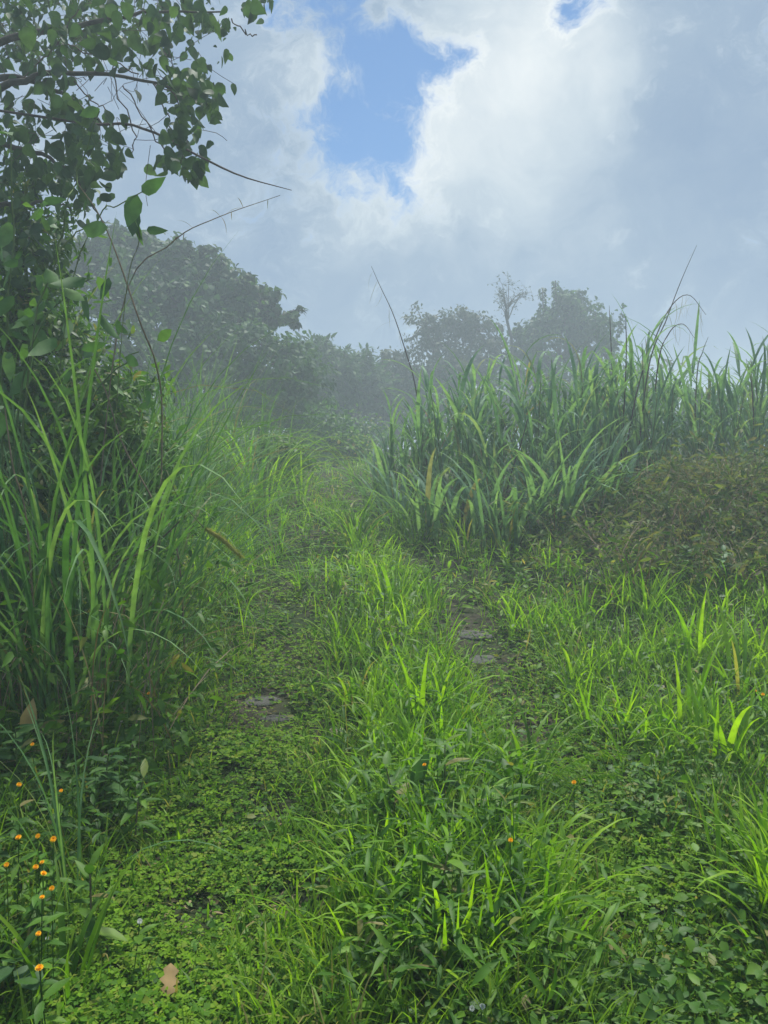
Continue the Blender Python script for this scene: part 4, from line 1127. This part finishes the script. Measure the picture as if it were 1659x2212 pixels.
dead_stalk('thin dead stalk rising from the right end of the cane wall', [(1640, 950, 12.6), (1625, 850, 12.6), (1612, 775, 12.6)], 4, .35)
dead_stalk('dry seed stalk curving over the middle of the cane wall', [(1400, 980, 12.2), (1420, 800, 12.2), (1445, 720, 12.2), (1475, 700, 12.2), (1500, 730, 12.2)], 8, .5, 1.6)
dead_stalk('broken pale cane leaning inside the wall', [(1075, 1150, 11.0), (1100, 1040, 11.0), (1125, 960, 11.0), (1140, 905, 11.0)], 3, .5, 1.0, (.016, .012, .006))

# ------------------------------------------------------------------ stones and fallen leaves
def rock_mesh(seed, flat):
    r = np.random.default_rng(seed)
    n, m = 12, 7
    V = [];
    for i in range(m):
        ph = math.pi * (i / (m - 1) - .5)
        for j in range(n):
            a = 2 * math.pi * j / n
            k = 1 + .16 * math.sin(2 * a + seed) + .1 * math.sin(5 * a + 2 * seed) + r.normal(0, .04)
            V.append((math.cos(ph) * math.cos(a) * k, math.cos(ph) * math.sin(a) * k, math.sin(ph) * flat * (1 + r.normal(0, .06))))
    i = np.arange(m - 1)[:, None]; j = np.arange(n)[None]
    F = np.stack([i * n + j, i * n + (j + 1) % n, (i + 1) * n + (j + 1) % n, (i + 1) * n + j], -1).reshape(-1, 4)
    return MB().add(np.array(V), F, 0, 0)
for lb, u, v, s, fl, mt in (('flat grey stone set in the bare left wheel track', 560, 1516, (.17, .12), .22, 'stone'), ('second flat grey stone just below the first in the left track', 605, 1552, (.13, .08), .2, 'stone'),
                            ('large flat grey stone in the right wheel track', 1042, 1425, (.16, .14), .18, 'stone'), ('flat grey stone farther up the right wheel track', 1020, 1372, (.20, .20), .15, 'stone'),
                            ('pale pinkish stone at the edge of the left track', 727, 1588, (.075, .05), .6, 'pale_stone')):
    g = gp(u, v); o = rock_mesh(int(u), fl).build('track_stone', mt)
    o.location = g + Vector((0, 0, .012 if mt == 'pale_stone' else -.004)); o.scale = (s[0], s[1], min(s)); tag(o, lb, 'stone', 'stones in the wheel tracks')

def dry_leaf(label, u, v, h, s, rot, w=.5, mat='dryleaf', shape=OVATE):
    g = gp(u, v, h); mb = MB()
    add_leaves(mb, [(0, 0, 0)], (0, 0, 1), (0, -1, 0), s, s * w, shape, .35, .3, rnd=.4, wave=.3)
    o = mb.build('fallen_leaf', mat); o.location = g + Vector((0, 0, h)); o.rotation_euler = rot
    tag(o, label, 'leaf')
dry_leaf('tan curled dead leaf caught upright in the weeds at left', 55, 1575, .40, .15, (.35, .25, .5))
dry_leaf('torn tan dead leaf lying on the clover at the bottom', 360, 2150, .07, .10, (-.8, .35, .3), .62, 'dryleaf', [(0, .08), (.12, .45), (.26, .22), (.42, .55), (.58, .28), (.74, .44), (.88, .2), (1, 0)])
dry_leaf('brown dead leaf lying by the narrow-leaved weeds', 640, 1835, .05, .06, (-1.1, .9, .3), .4)
dry_leaf('whitish withered leaf hanging low in the left thicket', 318, 1215, .55, .14, (.3, 2.8, .2), .5, 'petalwhite')
dry_leaf('large pale green oval leaf standing up in the centre foreground', 888, 1700, .30, .17, (.1, .45, -.2), .36, 'broad', LANCE)

# ------------------------------------------------------------------ flowers and seedlings
def flower_head(mat, s):
    mb = MB(); n = 11; a = np.arange(n) * 2 * np.pi / n
    for ring, el, k in ((0, .25, 1.0), (1, .85, .8)):
        add_leaves(mb, np.zeros((n, 3)), np.stack([np.cos(a + ring * .3) * math.cos(el), np.sin(a + ring * .3) * math.cos(el), np.full(n, math.sin(el))], -1), (0, 0, 1), s * k, s * .55, ROUND, .15, .1)
    m2 = 14; add_leaves(mb, rng.normal(0, s * .12, (m2, 3)) + (0, 0, s * .2), rdir(m2, .5, 1), rdir(m2), s * .45, s * .2, SMALL)
    return mb.mesh('flower_head', mat)
FH = [flower_head('orange', s) for s in (.0095, .0105, .0085)]
FW = [flower_head('petalwhite', s) for s in (.007, .008)]
WEEDLEAF = [leaf_mesh('leaf', 'weed', LANCE, rng.uniform(.3, .42), .25, rng.uniform(.1, .4)) for _ in range(5)]

def flower(label, u, v, white=False, h=.43):
    g = gp(u, v, h)
    t = thing('white_flower' if white else 'orange_flower', label, 'flower', g, 'white flowers in the weeds' if white else 'orange flowers in the weeds')
    lx, ly = rng.normal(0, .02, 2)
    c = curve([(lx, ly, -.03), (lx * .3, ly * .3, h * .6), (0, 0, h)], 8)
    mb = MB(); add_tube(mb, c, .0018, 4); mb.build('stem', 'weed', t)
    o = put((FW if white else FH)[rng.integers(2 if white else 3)], 'flower_head', t, (0, 0, h), rng.uniform(0, 6), rng.uniform(.85, 1.2)); o.rotation_euler = (rng.uniform(.2, .9), rng.normal(0, .3), rng.uniform(-.5, .5))
    for k in range(6):
        o = put(WEEDLEAF[rng.integers(5)], 'leaf', t, c[2 + k // 2 * 2 - (k > 3)], 0, rng.uniform(.05, .09)); o.rotation_euler = (rng.uniform(1.3, 2.0), 0, k * 3.14 + rng.normal(0, .5) + (k // 2) * 1.57)
for lb, u, v in (('topmost orange flower at left, below the thicket', 87, 1431), ('orange flower just right of the topmost one', 106, 1441), ('orange flower below the upright tan dead leaf', 70, 1608),
                 ('orange flower set apart, right of the left flower column', 132, 1708), ('small orange flower at the left edge beside the set-apart one', 41, 1695), ('left one of the upper cluster of orange flowers', 82, 1806),
                 ('right one of the upper cluster of orange flowers', 115, 1813), ('faded orange flower left of the upper cluster', 40, 1809), ('upper flower of the bright close orange pair', 91, 1863),
                 ('lower flower of the bright close orange pair', 77, 1873), ('orange flower at the left edge level with the bright pair', 14, 1868), ('small orange flower just below the bright pair', 94, 1887),
                 ('orange flower right above the lower left flower', 112, 1919), ('large orange flower low in the left column', 91, 1938), ('orange flower above the white one near the bottom left', 83, 2017),
                 ('lowest orange flower at the bottom left', 85, 2091), ('lone orange flower in the dark thicket shade', 321, 1498), ('orange flower on the pale oval leaf in the centre', 917, 1652),
                 ('orange flower under the drooping grass fan at right', 1240, 1690), ('dull orange flower among the narrow-leaved weeds', 1103, 1815), ('upper orange flower at the right edge scrub', 1632, 1492), ('lower orange flower at the right edge scrub', 1648, 1500)):
    flower(lb, u, v)
for lb, u, v in (('white flower in the left weeds right of the tan leaf', 185, 1513), ('white flower beside the round pale seedling leaves', 262, 1558), ('white flower near the bottom left orange flowers', 102, 2027),
                 ('small white flower at the edge of the clover', 302, 1990), ('left white bud at the bottom centre', 1020, 2178), ('right white bud at the bottom centre', 1042, 2175)):
    flower(lb, u, v, True, .22)

RND = [leaf_mesh('leaf', 'broad', ROUND, rng.uniform(.75, .9), .15, rng.uniform(.05, .2)) for _ in range(4)]
RNDL = [leaf_mesh('leaf', 'lime', ROUND, rng.uniform(.75, .9), .15, rng.uniform(.05, .2)) for _ in range(2)]
def seedling(label, u, v, h, leaves, sets):
    g = gp(u, v, h); t = thing('seedling', label, 'seedling', g, 'round-leaved seedlings')
    mb = MB(); add_tube(mb, curve([(0, 0, -.03), (.01, 0, h * .5), (0, 0, h)], 6), .003, 4); mb.build('stem', 'canestalk', t)
    for i, (s, rx, rz) in enumerate(leaves):
        o = put(sets[i % len(sets)], 'leaf', t, (0, 0, h - .01 * i), rz, s); o.rotation_euler = (abs(rx), 0, rz)
seedling('seedling with one lime and two green round leaves at right', 1395, 1655, .16, [(.065, 2.9, .1), (.075, 1.9, 1.4), (.07, 1.9, -1.5)], [RNDL[0], RND[0], RND[1]])
seedling('four-leaved pale seedling low at the right edge', 1612, 1952, .14, [(.085, 2.2, .4), (.08, 2.1, -.8), (.08, 1.4, 1.9), (.075, 1.3, -2.3)], RND)
seedling('round-leaved seedling in the left weeds beside the white flower', 285, 1585, .22, [(.10, -1.2, .2), (.10, -1.5, 2.2), (.09, -1.7, 4.2)], RND)
seedling('pair of round leaves in the right weeds above the lime seedling', 1320, 1560, .14, [(.07, -1.3, .5), (.06, -1.6, 3.4)], RND)
seedling('low round-leaved seedling under the lime seedling', 1395, 1690, .1, [(.075, -1.7, 1.3), (.075, -1.6, -1.4)], RND)
seedling('small three-leaved seedling at the edge of the bare lane', 690, 1905, .1, [(.045, -1.5, 0), (.045, -1.4, 2.1), (.04, -1.6, 4.2)], RND)
seedling('broad dock-like leaves at the bottom centre', 990, 2150, .08, [(.14, -1.0, .6), (.13, -1.2, 2.6), (.12, -1.3, 4.4), (.11, -.8, 5.5)], RND)
seedling('broad round leaf at the very bottom left', 30, 2080, .2, [(.12, -1.2, .3), (.11, -1.5, 2.5), (.1, -1.3, 4.5)], RND)
seedling('two pale round leaves beside the white flower under the left thicket', 440, 1330, .34, [(.11, -1.2, .3), (.10, -1.4, 2.5), (.09, -1.5, 4.5)], RND)

def leafy_weed(label, u, v, h, n, ls, mat_set, lean=0.0):
    g = gp(u, v, 0); t = thing('leafy_weed', label, 'weed', g, 'tall leafy weeds on the track')
    c = curve([(0, 0, -.03), (lean * .4, 0, h * .6), (lean, 0, h)], 14); mb = MB(); add_tube(mb, c, [.005, .003], 5); mb.build('stem', 'canestalk', t)
    for k in range(n):
        f = .25 + .75 * k / (n - 1)
        o = put(mat_set[rng.integers(len(mat_set))], 'leaf', t, c[int(f * 13)], 0, ls * rng.uniform(.8, 1.15) * (1.15 - .4 * f)); o.rotation_euler = (1.35 + .75 * f + rng.normal(0, .2), 0, k * 2.4 + rng.normal(0, .3))
leafy_weed('tall leafy weed with pale top in the median behind the lime tuft', 765, 1370, .62, 18, .12, BROAD)
leafy_weed('leafy weed right of the pale-topped weed in the median', 830, 1400, .5, 16, .10, BROAD + WEEDLEAF)
leafy_weed('bright narrow-leaved weed in front of the bright centre tussock', 960, 1820, .45, 16, .14, WEEDLEAF)
leafy_weed('narrow-leaved weed left of the bright one in the foreground strip', 865, 1870, .42, 14, .14, WEEDLEAF, -.06)
leafy_weed('narrow-leaved weed at the right of the foreground strip', 1065, 1880, .42, 14, .15, WEEDLEAF, .06)
leafy_weed('bright-tipped leafy weed on the left verge', 225, 1790, .36, 14, .13, BROAD, .03)
leafy_weed('leafy weed at the right side of the left verge', 290, 1830, .32, 14, .13, WEEDLEAF, .05)
leafy_weed('dark leafy weed at the bottom of the foreground strip', 940, 2090, .40, 14, .15, WEEDLEAF, .04)
leafy_weed('pale leafy weed on the right mound slope', 1480, 1270, .4, 14, .16, BROAD)
leafy_weed('second pale leafy weed on the right mound slope, nearer the edge', 1560, 1290, .45, 14, .16, BROAD)
leafy_weed('leafy weed in the shade at the left frame edge', 40, 1760, .42, 16, .14, BROAD)
leafy_weed('leafy weed at the bottom of the left verge', 200, 2080, .34, 14, .12, WEEDLEAF)

def plume():
    g = gp(1130, 1800, 0)
    t = thing('drooping_plume_grass', 'soft feathery grass plume drooping to the right in the right foreground', 'grass', g)
    for i in range(9):
        a = rng.uniform(-.7, .9); L = rng.uniform(.5, .8)
        mb = MB()
        c = add_blades(mb, [(rng.normal(0, .03), rng.normal(0, .03), -.02)], a, .15 + .1 * rng.random(), 1.5 + .5 * rng.random(), L, .006, 10, rnd=.3)[0]
        n = 70; f = rng.uniform(.5, 1, n); p = c[(f * 10).astype(int)] + rng.normal(0, .006, (n, 3))
        add_leaves(mb, p, nrmz(np.array([[math.cos(a), math.sin(a), -.8]]) + .5 * rng.normal(0, 1, (n, 3))), rdir(n), rng.uniform(.03, .07, n), .004, DIAMOND, 0, .2)
        mb.build('plume', 'grass', t)
plume()

# ------------------------------------------------------------------ haze
def build_haze():
    bpy.context.view_layer.update()
    zmax = 0
    for o in scn.objects:
        if o.type == 'MESH':
            for c in o.bound_box: zmax = max(zmax, (o.matrix_world @ Vector(c)).z)
    x0, x1, y0, y1, z0, z1 = -115, 115, -45, 155, -1.3, zmax + .4
    V = np.array([(x, y, z) for z in (z0, z1) for x, y in ((x0, y0), (x1, y0), (x1, y1), (x0, y1))])
    F = np.array([(3, 2, 1, 0), (4, 5, 6, 7), (0, 1, 5, 4), (1, 2, 6, 5), (2, 3, 7, 6), (3, 0, 4, 7)])
    m, n, l = new_mat('haze')
    out = n.new('ShaderNodeOutputMaterial'); v = n.new('ShaderNodeVolumePrincipled')
    v.inputs['Color'].default_value = (0.80, 0.93, 1.0, 1); v.inputs['Density'].default_value = HAZE
    v.inputs['Anisotropy'].default_value = 0.25
    l.new(v.outputs[0], out.inputs['Volume'])
    M['haze'] = m
    o = MB().add(V, F, 0, 0).build('haze', 'haze', kind='stuff', smooth=False)
    o['label'] = 'thin pale haze veiling the far trees'
HAZE = 0.0084
build_haze()
